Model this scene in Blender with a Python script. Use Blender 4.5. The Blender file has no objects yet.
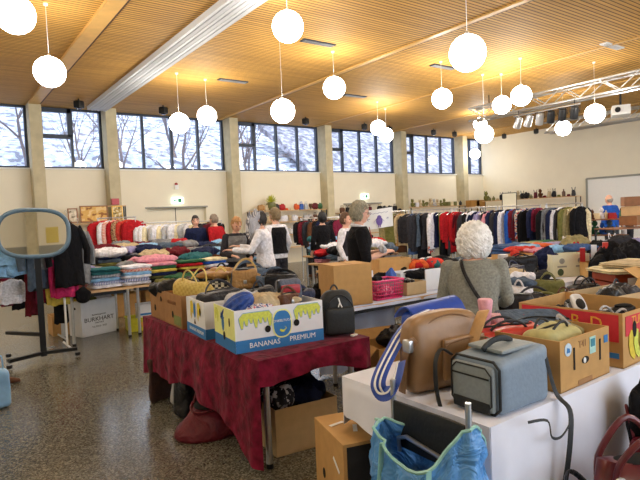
import bpy, bmesh, math, random
from mathutils import Vector as V, Matrix, noise, Euler
RND = random.Random(11)
SC = bpy.context.scene
COL = SC.collection
PI = math.pi
# ------------------------------------------------------------------ camera
FOC, PITCH, ROLL, YAW, EYE = 539.15, .0447, -.0435, .6259, 1.65
FW = V((math.sin(YAW)*math.cos(PITCH), math.cos(YAW)*math.cos(PITCH), -math.sin(PITCH)))
_rt = V((math.cos(YAW), -math.sin(YAW), 0)); _up = _rt.cross(FW)
RT = _rt*math.cos(ROLL) + _up*math.sin(ROLL); UP = -_rt*math.sin(ROLL) + _up*math.cos(ROLL)
cd = bpy.data.cameras.new('camera'); cam = bpy.data.objects.new('camera', cd); COL.objects.link(cam)
cd.sensor_width = 36; cd.lens = 36*FOC/640; cd.clip_start = .05; cd.clip_end = 300
m = Matrix((RT, UP, -FW)).transposed().to_4x4(); m.translation = V((0, 0, EYE)); cam.matrix_world = m
SC.camera = cam
SC.view_settings.view_transform = 'Standard'; SC.view_settings.look = 'None'; SC.view_settings.gamma = 1
SC.view_settings.exposure = 1.5

def ray(x, y): return FW + RT*((x-320)/FOC) - UP*((y-240)/FOC)
def at(x, y, z):
    d = ray(x, y); return V((0, 0, EYE)) + d*((z-EYE)/d.z)
def dp(x, y, t): return V((0, 0, EYE)) + ray(x, y)*t

# ------------------------------------------------------------------ materials
def lin(c):
    return tuple((v/255/12.92 if v/255 <= .04045 else ((v/255+.055)/1.055)**2.4) for v in c)
_mc = {}
def mat(name, c, rough=.7, metal=0, var=.12, scale=30, bump=.15, spec=.5, sheen=0, crease=0):
    k = (name, tuple(c), rough)
    if k in _mc: return _mc[k]
    m = bpy.data.materials.new(name); m.use_nodes = True; nt = m.node_tree; b = nt.nodes['Principled BSDF']
    b.inputs['Roughness'].default_value = rough; b.inputs['Metallic'].default_value = metal
    b.inputs['Specular IOR Level'].default_value = spec
    if sheen: b.inputs['Sheen Weight'].default_value = sheen
    tc = nt.nodes.new('ShaderNodeTexCoord'); n = nt.nodes.new('ShaderNodeTexNoise'); n.inputs['Scale'].default_value = scale
    n.inputs['Detail'].default_value = 4
    nt.links.new(tc.outputs['Object'], n.inputs['Vector'])
    r = nt.nodes.new('ShaderNodeValToRGB'); L = lin(c)
    r.color_ramp.elements[0].position = .3; r.color_ramp.elements[1].position = .7
    r.color_ramp.elements[0].color = (*[v*(1-var) for v in L], 1); r.color_ramp.elements[1].color = (*[min(1, v*(1+var)) for v in L], 1)
    nt.links.new(n.outputs['Fac'], r.inputs[0]); nt.links.new(r.outputs[0], b.inputs['Base Color'])
    if bump:
        bp = nt.nodes.new('ShaderNodeBump'); bp.inputs['Strength'].default_value = bump; bp.inputs['Distance'].default_value = .01
        nt.links.new(n.outputs['Fac'], bp.inputs['Height']); nt.links.new(bp.outputs[0], b.inputs['Normal'])
        if crease:
            w = nt.nodes.new('ShaderNodeTexNoise'); w.inputs['Scale'].default_value = 7; w.inputs['Detail'].default_value = 3; w.inputs['Distortion'].default_value = 1.6
            nt.links.new(tc.outputs['Object'], w.inputs['Vector']); b2 = nt.nodes.new('ShaderNodeBump'); b2.inputs['Strength'].default_value = crease; b2.inputs['Distance'].default_value = .05
            nt.links.new(w.outputs['Fac'], b2.inputs['Height']); nt.links.new(bp.outputs[0], b2.inputs['Normal']); nt.links.new(b2.outputs[0], b.inputs['Normal'])
    _mc[k] = m; return m
def patt(name, kind, cols, scale=10, rough=.85, dist=0, rot=(0, 0, 0)):
    """stripes / checks / blotches: cloth pattern materials"""
    k = (name,)
    if k in _mc: return _mc[k]
    m = bpy.data.materials.new(name); m.use_nodes = True; nt = m.node_tree; b = nt.nodes['Principled BSDF']
    b.inputs['Roughness'].default_value = rough
    tc = nt.nodes.new('ShaderNodeTexCoord'); mp = nt.nodes.new('ShaderNodeMapping'); mp.inputs['Rotation'].default_value = rot
    nt.links.new(tc.outputs['Object'], mp.inputs[0])
    if kind == 'stripe':
        n = nt.nodes.new('ShaderNodeTexWave'); n.inputs['Distortion'].default_value = dist; n.bands_direction = 'X'; out = n.outputs['Fac']
    elif kind == 'blotch':
        n = nt.nodes.new('ShaderNodeTexNoise'); n.inputs['Detail'].default_value = 1; out = n.outputs['Fac']
    else:
        n = nt.nodes.new('ShaderNodeTexChecker'); out = n.outputs['Fac']
    n.inputs['Scale'].default_value = scale; nt.links.new(mp.outputs[0], n.inputs['Vector'])
    r = nt.nodes.new('ShaderNodeValToRGB'); r.color_ramp.interpolation = 'CONSTANT'
    pos = [0, .45] if len(cols) == 2 else ([0, .4, .55] if kind == 'blotch' else [0, .3, .7])
    while len(r.color_ramp.elements) < len(cols): r.color_ramp.elements.new(.5)
    for i, c in enumerate(cols): r.color_ramp.elements[i].position = pos[i]; r.color_ramp.elements[i].color = (*lin(c), 1)
    nt.links.new(out, r.inputs[0]); nt.links.new(r.outputs[0], b.inputs['Base Color'])
    _mc[k] = m; return m
def emis(name, c, s):
    m = bpy.data.materials.new(name); m.use_nodes = True; b = m.node_tree.nodes['Principled BSDF']
    b.inputs['Base Color'].default_value = (.9, .9, .9, 1); b.inputs['Emission Color'].default_value = (*c, 1); b.inputs['Emission Strength'].default_value = s
    return m
CLR = dict(black=(18, 18, 22), charcoal=(48, 48, 54), navy=(26, 34, 66), grey=(125, 127, 130), white=(222, 222, 230), cream=(226, 214, 178),
    beige=(190, 172, 138), tan=(168, 128, 78), brown=(92, 58, 38), maroon=(96, 24, 36), red=(166, 26, 34), coral=(196, 62, 52), pink=(208, 140, 156),
    magenta=(186, 44, 96), orange=(206, 92, 44), yellow=(206, 184, 84), olive=(112, 112, 62), green=(44, 92, 60), teal=(44, 98, 104), blue=(36, 84, 170),
    lilac=(142, 136, 176), skyblue=(132, 176, 214), slate=(78, 92, 108), wine=(120, 34, 60), khaki=(150, 140, 100), silver=(180, 182, 186), denim=(64, 88, 130))
CLR['light blue'] = CLR['skyblue']; CLR['dark green'] = CLR['green']
def cloth(c): return mat('cloth_'+c.replace(' ', '_'), CLR[c], .9, var=.22, scale=22, bump=.25, spec=.2, crease=.7)
def leather(c): return mat('leather_'+c.replace(' ', '_'), CLR[c], .4, spec=.3, var=.18, scale=40, bump=.12, crease=.5)
def plastic(c): return mat('plastic_'+c.replace(' ', '_'), CLR[c], .35, var=.05, bump=0)
STEEL = mat('brushed_steel', (200, 202, 205), .3, .85, var=.05, bump=0)
DSTEEL = mat('black_metal', (22, 23, 26), .4, .2, var=.1, bump=0)
KRAFT = mat('kraft_cardboard', (192, 150, 92), .85, var=.07, scale=14, bump=.05)
KRAFT2 = mat('pale_cardboard', (196, 170, 128), .85, var=.07, scale=14, bump=.05)
KRAFTD = mat('brown_cardboard', (158, 118, 76), .85, var=.1, scale=14, bump=.05)
WCARD = mat('white_cardboard', (226, 228, 232), .7, var=.03, scale=12, bump=.03)
WPAINT = mat('white_paint', (236, 236, 234), .5, var=.02, bump=0)
PINE = mat('pine_wood', (206, 168, 120), .5, var=.1, scale=8, bump=.05)
WOOD = mat('brown_wood', (140, 92, 54), .5, var=.2, scale=8, bump=.05)
SKIN = mat('skin', (218, 168, 144), .5, var=.05, scale=20, bump=.03)
EYE_M = mat('eye_dark', (40, 34, 32), .3, bump=0); LIP = mat('lips', (186, 96, 92), .5, bump=0)
PAPER = mat('paper_white', (238, 238, 236), .8, var=.02, bump=0)
PRINT = mat('black_print', (26, 26, 34), .8, bump=0); HOLE = mat('hole_dark', (12, 10, 8), .9, bump=0)
TERRY = PAPER

# ------------------------------------------------------------------ mesh builder
class MB:
    def __init__(s): s.v = []; s.f = []; s.mi = []; s.cur = 0
    def add(s, vs, fs):
        o = len(s.v); s.v += [V(a) for a in vs]; s.f += [tuple(i+o for i in f) for f in fs]; s.mi += [s.cur]*len(fs); return s
    def xf(s, M, start=0):
        for i in range(start, len(s.v)): s.v[i] = M @ s.v[i]
        return s
    def box(s, c, d, rz=0, M=None):
        x, y, z = d[0]/2, d[1]/2, d[2]/2; st = len(s.v)
        vs = [(a*x, b*y, e*z) for e in (-1, 1) for b in (-1, 1) for a in (-1, 1)]
        s.add(vs, [(0, 2, 3, 1), (4, 5, 7, 6), (0, 1, 5, 4), (2, 6, 7, 3), (0, 4, 6, 2), (1, 3, 7, 5)])
        T = Matrix.Translation(c) @ (M if M else Matrix.Rotation(rz, 4, 'Z')); s.xf(T, st); return s
    def tube(s, pts, r, n=8, flat=1.0, upv=None):
        pts = [V(p) for p in pts]; k = len(pts); rs = r if isinstance(r, (list, tuple)) else [r]*k
        vs = []; prev = upv and V(upv)
        for i, p in enumerate(pts):
            t = (pts[min(i+1, k-1)]-pts[max(i-1, 0)]).normalized()
            if prev is None: prev = V((0, 0, 1)) if abs(t.z) < .9 else V((1, 0, 0))
            a = prev - t*prev.dot(t)
            if a.length < 1e-5: a = t.orthogonal()
            a.normalize(); b = t.cross(a); prev = a
            for j in range(n):
                w = 2*PI*j/n; vs.append(p + (a*math.cos(w)*flat + b*math.sin(w))*rs[i])
        fs = [(i*n+j, i*n+(j+1) % n, (i+1)*n+(j+1) % n, (i+1)*n+j) for i in range(k-1) for j in range(n)]
        fs += [tuple(range(n-1, -1, -1)), tuple((k-1)*n+j for j in range(n))]
        return s.add(vs, fs)
    def loft(s, rings, n=20, cap=True):
        """rings: (centre, ax, ay) with ax, ay vectors"""
        vs = []
        for c, a, b in rings:
            for j in range(n):
                w = 2*PI*j/n; vs.append(V(c)+V(a)*math.cos(w)+V(b)*math.sin(w))
        k = len(rings); fs = [(i*n+j, i*n+(j+1) % n, (i+1)*n+(j+1) % n, (i+1)*n+j) for i in range(k-1) for j in range(n)]
        if cap: fs += [tuple(range(n-1, -1, -1)), tuple((k-1)*n+j for j in range(n))]
        return s.add(vs, fs)
    def lathe(s, prof, c=(0, 0, 0), n=16):
        return s.loft([(V(c)+V((0, 0, z)), V((r, 0, 0)), V((0, r, 0))) for r, z in prof], n)
    def ell(s, c, r, n=14, m=10, M=None, fn=None):
        vs = [V((0, 0, -1))]; 
        for i in range(1, m):
            a = -PI/2+PI*i/m
            for j in range(n): w = 2*PI*j/n; vs.append(V((math.cos(a)*math.cos(w), math.cos(a)*math.sin(w), math.sin(a))))
        vs.append(V((0, 0, 1)))
        if fn: vs = [fn(p) for p in vs]
        vs = [V((p.x*r[0], p.y*r[1], p.z*r[2])) for p in vs]
        if M: vs = [M @ p for p in vs]
        vs = [p+V(c) for p in vs]
        fs = [(0, 1+(j+1) % n, 1+j) for j in range(n)]
        fs += [(1+i*n+j, 1+i*n+(j+1) % n, 1+(i+1)*n+(j+1) % n, 1+(i+1)*n+j) for i in range(m-2) for j in range(n)]
        e = len(vs)-1; fs += [(e, 1+(m-2)*n+j, 1+(m-2)*n+(j+1) % n) for j in range(n)]
        return s.add(vs, fs)
    def soft(s, c, d, r=.03, n=6, amp=.0, fr=6, seed=0, fn=None, M=None):
        """rounded soft box (cloth, leather, padding)"""
        x, y, z = d[0]/2, d[1]/2, d[2]/2; rr = min(r, x, y, z); idx = {}; vs = []; fs = []; h = n
        def vid(i, j, k):
            key = (i, j, k)
            if key not in idx:
                p = V((i/h*2-1, j/h*2-1, k/h*2-1)); q = V((p.x*x, p.y*y, p.z*z))
                cl = V((max(-(x-rr), min(x-rr, q.x)), max(-(y-rr), min(y-rr, q.y)), max(-(z-rr), min(z-rr, q.z))))
                dd = q-cl
                # pull border vertices onto the rounded shell
                if dd.length > 1e-6: q = cl+dd.normalized()*rr
                if fn: q = fn(q)
                if amp: q = q + noise.noise_vector(q*fr+V((seed*3.1, seed*1.7, seed)))*amp
                idx[key] = len(vs); vs.append(q)
            return idx[key]
        for i in range(h):
            for j in range(h):
                fs += [(vid(i, j, 0), vid(i, j+1, 0), vid(i+1, j+1, 0), vid(i+1, j, 0)), (vid(i, j, h), vid(i+1, j, h), vid(i+1, j+1, h), vid(i, j+1, h)),
                       (vid(i, 0, j), vid(i+1, 0, j), vid(i+1, 0, j+1), vid(i, 0, j+1)), (vid(i, h, j), vid(i, h, j+1), vid(i+1, h, j+1), vid(i+1, h, j)),
                       (vid(0, i, j), vid(0, i, j+1), vid(0, i+1, j+1), vid(0, i+1, j)), (vid(h, i, j), vid(h, i+1, j), vid(h, i+1, j+1), vid(h, i, j+1))]
        T = Matrix.Translation(c) @ (M if M else Matrix.Identity(4)); vs = [T @ q for q in vs]
        return s.add(vs, fs)
    def sheet(s, fn, nu, nv, th=.004):
        """cloth sheet with real thickness: fn(u,v)->point"""
        P = [[V(fn(i/nu, j/nv)) for j in range(nv+1)] for i in range(nu+1)]; vs = []
        for sg in (1, 0):
            for i in range(nu+1):
                for j in range(nv+1):
                    a = P[min(i+1, nu)][j]-P[max(i-1, 0)][j]; b = P[i][min(j+1, nv)]-P[i][max(j-1, 0)]
                    nn = a.cross(b); nn = nn.normalized() if nn.length > 1e-9 else V((0, 0, 1)); vs.append(P[i][j]+nn*(0 if sg else -th))
        w = nv+1; o = (nu+1)*w; fs = []
        for i in range(nu):
            for j in range(nv):
                q = (i*w+j, (i+1)*w+j, (i+1)*w+j+1, i*w+j+1); fs += [q, tuple(k+o for k in reversed(q))]
        for i in range(nu): fs += [(i*w, i*w+o, (i+1)*w+o, (i+1)*w), (i*w+nv, (i+1)*w+nv, (i+1)*w+nv+o, i*w+nv+o)]
        for j in range(nv): fs += [(j, j+1, j+1+o, j+o), (nu*w+j, nu*w+j+o, nu*w+j+1+o, nu*w+j+1)]
        return s.add(vs, fs)
    def prism(s, pts2, th, plane='XZ', c=(0, 0, 0)):
        n = len(pts2); f = {'XZ': lambda a, b, t: V((a, t, b)), 'XY': lambda a, b, t: V((a, b, t)), 'YZ': lambda a, b, t: V((t, a, b))}[plane]
        vs = [f(a, b, -th/2)+V(c) for a, b in pts2]+[f(a, b, th/2)+V(c) for a, b in pts2]
        return s.add(vs, [tuple(range(n)), tuple(range(2*n-1, n-1, -1))]+[(i, i+n, (i+1) % n+n, (i+1) % n) for i in range(n)])
    def mesh(s, name, ms, smooth=True, ang=40):
        me = bpy.data.meshes.new(name); me.from_pydata([tuple(a) for a in s.v], [], s.f); 
        for k in (ms if isinstance(ms, (list, tuple)) else [ms]): me.materials.append(k)
        me.polygons.foreach_set('material_index', s.mi)
        bm = bmesh.new(); bm.from_mesh(me); bmesh.ops.recalc_face_normals(bm, faces=bm.faces)
        if smooth:
            for f in bm.faces: f.smooth = True
            for e in bm.edges:
                if len(e.link_faces) == 2 and e.calc_face_angle(0) > math.radians(ang): e.smooth = False
        bm.to_mesh(me); bm.free(); return me
    def build(s, name, ms, parent=None, smooth=True, loc=None, rz=0, ang=40):
        o = bpy.data.objects.new(name, s.mesh(name, ms, smooth, ang)); COL.objects.link(o)
        if parent: o.parent = parent
        if loc is not None: o.location = loc
        o.rotation_euler.z = rz
        return o
def tag(o, label, cat, group=None, kind=None):
    o['label'] = label; o['category'] = cat
    if group: o['group'] = group
    if kind: o['kind'] = kind
    return o
def thing(name, label, cat, loc=(0, 0, 0), rz=0, group=None, rx=0, ry=0):
    o = bpy.data.objects.new(name, None); COL.objects.link(o); o.location = loc; o.rotation_euler = (rx, ry, rz); o.empty_display_size = .1
    return tag(o, label, cat, group)
def struct(o): o['kind'] = 'structure'; return o
def copy_tree(o, parent=None):
    c = o.copy(); COL.objects.link(c); c.parent = parent
    for ch in o.children: copy_tree(ch, c)
    return c
def remesh(mb, name, m, vox, parent=None, loc=None, rz=0, sm=2):
    o = mb.build(name, m, smooth=False)
    md = o.modifiers.new('r', 'REMESH'); md.mode = 'VOXEL'; md.voxel_size = vox; md.use_smooth_shade = True
    s_ = o.modifiers.new('s', 'SMOOTH'); s_.iterations = sm; s_.factor = .5
    dg = bpy.context.evaluated_depsgraph_get(); me = bpy.data.meshes.new_from_object(o.evaluated_get(dg), depsgraph=dg)
    o.modifiers.clear(); old = o.data; o.data = me; bpy.data.meshes.remove(old)
    me.materials.clear(); me.materials.append(m)
    for p in me.polygons: p.use_smooth = True
    if parent: o.parent = parent
    if loc is not None: o.location = loc
    o.rotation_euler.z = rz
    return o
def text(s, size, m, parent, loc, rot, name='lettering', sx=1, ext=.0008):
    cu = bpy.data.curves.new(name, 'FONT'); cu.body = s; cu.size = size; cu.align_x = 'CENTER'; cu.align_y = 'CENTER'; cu.extrude = ext; cu.resolution_u = 2
    o = bpy.data.objects.new(name, cu); COL.objects.link(o); dg = bpy.context.evaluated_depsgraph_get()
    me = bpy.data.meshes.new_from_object(o.evaluated_get(dg)); bpy.data.objects.remove(o); bpy.data.curves.remove(cu)
    o = bpy.data.objects.new(name, me); COL.objects.link(o); me.materials.clear(); me.materials.append(m); o.parent = parent
    o.location = loc; o.rotation_euler = rot; o.scale.x = sx; return o
def arc(a, b, h, n=10, side=V((0, 0, 1))):
    a = V(a); b = V(b); return [a.lerp(b, i/n)+V(side)*h*math.sin(PI*i/n)**.7 for i in range(n+1)]
def sset(o, m):
    """material on the object, so copies that share a mesh can differ"""
    for sl in o.material_slots[:1]: sl.link = 'OBJECT'; sl.material = m
    return o
ORD = 'first second third fourth fifth sixth seventh eighth ninth tenth eleventh twelfth thirteenth fourteenth fifteenth sixteenth seventeenth eighteenth nineteenth twentieth'.split()
ORD += ['twenty-'+w for w in ORD[:9]]+['thirtieth']
# ------------------------------------------------------------------ the room
D, XE, XW, YF, HC, SILL = 16.5, 21.79, -4.0, -6.0, 4.99, 3.29
def sbox(name, c, d, m): return struct(MB().box(c, d).build(name, m, smooth=False))
def floor_mat():
    m = bpy.data.materials.new('terrazzo'); m.use_nodes = True; nt = m.node_tree; b = nt.nodes['Principled BSDF']; b.inputs['Roughness'].default_value = .22
    b.inputs['Specular IOR Level'].default_value = .6
    tc = nt.nodes.new('ShaderNodeTexCoord'); v = nt.nodes.new('ShaderNodeTexVoronoi'); v.inputs['Scale'].default_value = 95
    n = nt.nodes.new('ShaderNodeTexNoise'); n.inputs['Scale'].default_value = .9; n.inputs['Detail'].default_value = 3
    nt.links.new(tc.outputs['Object'], v.inputs['Vector']); nt.links.new(tc.outputs['Object'], n.inputs['Vector'])
    r = nt.nodes.new('ShaderNodeValToRGB'); e = r.color_ramp; e.interpolation = 'CONSTANT'
    for i in range(3): e.elements.new(.5)
    for i, (p, c) in enumerate([(0, (88, 85, 74)), (.25, (116, 113, 100)), (.5, (72, 69, 62)), (.68, (138, 135, 120)), (.85, (98, 94, 82))]):
        e.elements[i].position = p; e.elements[i].color = (*lin(c), 1)
    sp = nt.nodes.new('ShaderNodeSeparateColor'); nt.links.new(v.outputs['Color'], sp.inputs[0]); nt.links.new(sp.outputs[0], r.inputs[0])
    mx = nt.nodes.new('ShaderNodeMix'); mx.data_type = 'RGBA'; mx.blend_type = 'MULTIPLY'; mx.inputs[0].default_value = 1
    r2 = nt.nodes.new('ShaderNodeValToRGB'); r2.color_ramp.elements[0].color = (.75, .74, .72, 1); r2.color_ramp.elements[1].color = (1, 1, 1, 1)
    nt.links.new(n.outputs['Fac'], r2.inputs[0]); nt.links.new(r.outputs[0], mx.inputs[6]); nt.links.new(r2.outputs[0], mx.inputs[7]); nt.links.new(mx.outputs[2], b.inputs['Base Color'])
    return m
def slat_mat():
    m = bpy.data.materials.new('timber_slats'); m.use_nodes = True; nt = m.node_tree; b = nt.nodes['Principled BSDF']; b.inputs['Roughness'].default_value = .68; b.inputs['Specular IOR Level'].default_value = .35
    tc = nt.nodes.new('ShaderNodeTexCoord'); sx = nt.nodes.new('ShaderNodeSeparateXYZ'); nt.links.new(tc.outputs['Object'], sx.inputs[0])
    mu = nt.nodes.new('ShaderNodeMath'); mu.operation = 'MULTIPLY'; mu.inputs[1].default_value = 1/.085; nt.links.new(sx.outputs['Y'], mu.inputs[0])
    fr = nt.nodes.new('ShaderNodeMath'); fr.operation = 'FRACT'; nt.links.new(mu.outputs[0], fr.inputs[0])
    r = nt.nodes.new('ShaderNodeValToRGB'); e = r.color_ramp; e.interpolation = 'LINEAR'
    e.elements[0].position = .0; e.elements[0].color = (*lin((92, 62, 28)), 1); e.elements[1].position = .30; e.elements[1].color = (*lin((212, 164, 84)), 1)
    a = e.elements.new(.2); a.color = (*lin((98, 66, 30)), 1); a2 = e.elements.new(.96); a2.color = (*lin((212, 164, 84)), 1)
    nt.links.new(fr.outputs[0], r.inputs[0])
    mp = nt.nodes.new('ShaderNodeMapping'); mp.inputs['Scale'].default_value = (.5, 11.76, 1); nt.links.new(tc.outputs['Object'], mp.inputs[0])
    n = nt.nodes.new('ShaderNodeTexNoise'); n.inputs['Scale'].default_value = 1.0; n.inputs['Detail'].default_value = 2; nt.links.new(mp.outputs[0], n.inputs['Vector'])
    r2 = nt.nodes.new('ShaderNodeValToRGB'); r2.color_ramp.elements[0].color = (.8, .76, .7, 1); r2.color_ramp.elements[1].color = (1.1, 1.08, 1.02, 1)
    r2.color_ramp.elements[0].position = .3; r2.color_ramp.elements[1].position = .7; nt.links.new(n.outputs['Fac'], r2.inputs[0])
    mx = nt.nodes.new('ShaderNodeMix'); mx.data_type = 'RGBA'; mx.blend_type = 'MULTIPLY'; mx.inputs[0].default_value = 1
    nt.links.new(r.outputs[0], mx.inputs[6]); nt.links.new(r2.outputs[0], mx.inputs[7]); nt.links.new(mx.outputs[2], b.inputs['Base Color'])
    bp = nt.nodes.new('ShaderNodeBump'); bp.inputs['Distance'].default_value = .03; bp.inputs['Strength'].default_value = .6; nt.links.new(r.outputs[0], bp.inputs['Height'])
    nt.links.new(bp.outputs[0], b.inputs['Normal'])
    return m
CREAM = mat('cream_plaster', (232, 225, 205), .9, var=.02, scale=2, bump=.02)
GREYP = mat('grey_plaster', (150, 150, 142), .9, var=.03, scale=2, bump=.02)
CONC = mat('board_marked_concrete', (190, 180, 150), .85, var=.1, scale=5, bump=.1)
TIMB = mat('ceiling_timber', (212, 166, 92), .45, var=.08, scale=6, bump=.03)
TIMBD = mat('ceiling_joint_dark', (84, 54, 28), .7, bump=0)
FRAME = mat('window_frame_blue_black', (34, 46, 64), .45, var=.05, bump=0)
LX, CX = XE-XW, (XE+XW)/2; LY, CY = D-YF, (D+YF)/2
sbox('floor', (CX, CY, -.05), (LX+.4, LY+.4, .1), floor_mat())
sbox('ceiling', (CX, CY, HC+.1), (LX+.4, LY+.4, .2), slat_mat())
# window wall with a door recess below the band of windows
dx0, dx1, dh = 5.44, 7.38, 2.1
wl = MB()
for a, b_, z0, z1 in [(XW-.2, dx0, 0, SILL), (dx0, dx1, dh, SILL), (dx1, 13.16, 0, SILL), (13.16, 15.1, 2.05, SILL), (15.1, XE+.2, 0, SILL)]:
    wl.box(((a+b_)/2, D+.15, (z0+z1)/2), (b_-a, .3, z1-z0))
struct(wl.build('wall_back', CREAM, smooth=False))
for i, (a, b_, h) in enumerate([(dx0, dx1, dh), (13.16, 15.1, 2.05)]):
    d = struct(MB().box(((a+b_)/2, D+.22, h/2), (b_-a, .06, h)).build('door_%d' % (i+1), CREAM, smooth=False))
    MB().box(((a+b_)/2, D+.188, h/2), (.02, .01, h)).build('door_gap', HOLE, d, smooth=False)
    hd = MB().tube([((a+b_)/2+.1, D+.19, 1.05), ((a+b_)/2+.1, D+.13, 1.05), ((a+b_)/2+.22, D+.13, 1.05)], .012).build('door_handle', STEEL, d)
sbox('trim_1', ((dx0+dx1)/2, D-.01, dh+.02), (dx1-dx0+.1, .05, .05), GREYP)
sbox('trim_2', (14.13, D-.01, 2.07), (2.0, .05, .05), GREYP)
sbox('wall_right', (XE+.1, CY, HC/2), (.2, LY+.4, HC), CREAM)
sbox('wall_left', (XW-.1, CY, HC/2), (.2, LY+.4, HC), CREAM)
# unseen wall behind the camera, left mostly open above to add daylight
fw = MB(); fw.box((CX, YF-.1, .45), (LX+.4, .2, .9)); fw.box((-1.5, YF-.1, 2.95), (5, .2, 4.1))
for k in range(6): fw.box((4.5+k*3.4, YF-.1, 2.95), (.25, .25, 4.1))
struct(fw.build('wall_front', CREAM, smooth=False))
d3 = struct(MB().box((XE-.02, 9.3, 1.32), (.05, 4.14, 2.64)).build('door_3', WPAINT, smooth=False))
fr3 = MB(); 
for yy in (11.4, 7.2): fr3.box((XE-.04, yy, 1.34), (.1, .07, 2.7))
fr3.box((XE-.04, 9.3, 2.68), (.1, 4.2, .07)); fr3.build('door_frame', GREYP, d3, smooth=False)
# the lower grey dado of the end wall
struct(MB().box((-1.95, YF+.15, HC/2), (.3, .3, HC)).build('trim_19', CONC, smooth=False)); sbox('trim_20', (-1.2, YF+.02, 1.2), (5.4, .04, 2.4), GREYP)
tag(MB().box((0, 0, 0), (.4, .03, .55)).build('notice', plastic('yellow'), None, False, (-1.35, YF+.015, 2.75)), 'yellow notice on the wall behind the viewer, seen in the oval mirror', 'notice')
sbox('trim_3', (XE-.006, 13.9, .6), (.02, 4.9, 1.2), GREYP)
# columns
CXR = [-1.27, 2.62, 4.567, 8.459, 12.35, 16.24, 20.13]
for i, x in enumerate(CXR): sbox('trim_%d' % (i+4), (x-.15, D-.2, HC/2), (.3, .5, HC), CONC)
# windows
def glass():
    m = bpy.data.materials.new('window_glass'); m.use_nodes = True; nt = m.node_tree; nt.nodes.remove(nt.nodes['Principled BSDF'])
    t = nt.nodes.new('ShaderNodeBsdfTransparent'); t.inputs[0].default_value = (.95, .97, 1, 1); g = nt.nodes.new('ShaderNodeBsdfGlossy'); g.inputs['Roughness'].default_value = .01
    f = nt.nodes.new('ShaderNodeFresnel'); f.inputs['IOR'].default_value = 1.9; x = nt.nodes.new('ShaderNodeMixShader')
    ge = nt.nodes.new('ShaderNodeNewGeometry'); sb = nt.nodes.new('ShaderNodeMath'); sb.operation = 'SUBTRACT'; sb.use_clamp = True
    nt.links.new(f.outputs[0], sb.inputs[0]); nt.links.new(ge.outputs['Backfacing'], sb.inputs[1]); nt.links.new(sb.outputs[0], x.inputs[0]); nt.links.new(t.outputs[0], x.inputs[1]); nt.links.new(g.outputs[0], x.inputs[2]); nt.links.new(x.outputs[0], nt.nodes['Material Output'].inputs[0])
    return m
GLASS = glass()
def window(idx, x0, x1, panes, sash):
    w = struct(bpy.data.objects.new('window_%d' % idx, None)); COL.objects.link(w); w.location = (x0, D, SILL); W = x1-x0; H = HC-SILL
    f = MB(); f.box((W/2, .12, .03), (W, .1, .06)); f.box((W/2, .12, H-.03), (W, .1, .06))
    for k in range(panes+1): f.box((min(max(W*k/panes, .03), W-.03), .12, H/2), (.07, .12, H))
    if sash:
        p = W/panes; z0 = H*.53
        f.box((p/2, .11, z0), (p, .12, .11)); f.box((p/2, .11, H-.07), (p, .12, .12)); f.box((p-.03, .11, (z0+H)/2), (.14, .12, H-z0)); f.box((.05, .11, (z0+H)/2), (.08, .12, H-z0))
    f.build('window_frame', FRAME, w, smooth=False)
    for k in range(panes): MB().box((W*(k+.5)/panes, .14, H/2), (W/panes-.02, .008, H-.06)).build('window_pane', GLASS, w, smooth=False)
    MB().box((W/2, .0, -.015), (W, .12, .03)).build('window_sill', WPAINT, w, smooth=False)
window(1, -1.27, 2.32, 4, True); window(2, 2.62, 4.267, 2, True); window(3, 4.567, 8.159, 4, False)
window(4, 8.459, 12.05, 4, True); window(5, 12.35, 15.94, 4, True); window(6, 16.24, 19.83, 4, True)
window(7, 20.13, XE, 2, False); window(8, XW, -1.57, 2, False)
# ceiling joints, rib of the folding partition track, vents
for i, (x, w) in enumerate([(2.45, .26), (8.02, .12), (11.85, .08), (15.7, .08), (19.6, .08), (-1.4, .2)]):
    hh_ = .05 if i == 0 else .025; o = sbox('trim_%d' % (i+12), (x, CY, HC-hh_/2), (w, LY, hh_), TIMB)
    MB().box((x+w/2+.012, CY, HC-hh_*.4), (.05, LY, hh_*.8)).build('shadow_gap', TIMBD, o, smooth=False)
TRK = mat('partition_white', (214, 216, 220), .5, var=.03, bump=0)
pr = [(0, 0), (.0, -.06)]
for i in range(6):
    x = .0+i*.085; pr += [(x+.005, -.1), (x+.055, -.105-.012*(i % 2)), (x+.06, -.07), (x+.08, -.07)]
pr += [(.51, -.1), (.51, 0)]
o = struct(MB().prism([(x+3.78, z+HC) for x, z in pr], D-.44-YF, 'XZ', (0, (D-.44+YF)/2, 0)).build('trim_18', TRK, smooth=False))
VENT = mat('vent_grey', (70, 78, 90), .4, .5, bump=0)
vl = ['above the globes near the partition track', 'farther back nearer the window wall, left one', 'farther back nearer the window wall, right one', 'beside the large hanging globe', 'at the far right of the timber ceiling']
for i, (x, y) in enumerate([(6.29, 8.48), (6.13, 11.77), (9.94, 11.77), (9.89, 8.51), (11.96, 5.67)]):
    t = thing('ceiling_vent', 'slim grey slot vent in the timber ceiling '+vl[i], 'vent', (x, y, HC-.012), 0, 'slot vents in the ceiling')
    MB().box((0, 0, 0), (.75, .16, .024)).build('vent_frame', WPAINT if i == 4 else VENT, t, smooth=False)
    f = MB()
    for k in range(3): f.box((0, -.045+.045*k, -.016), (.68, .012, .01))
    f.build('vent_slats', STEEL, t, smooth=False)
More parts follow.
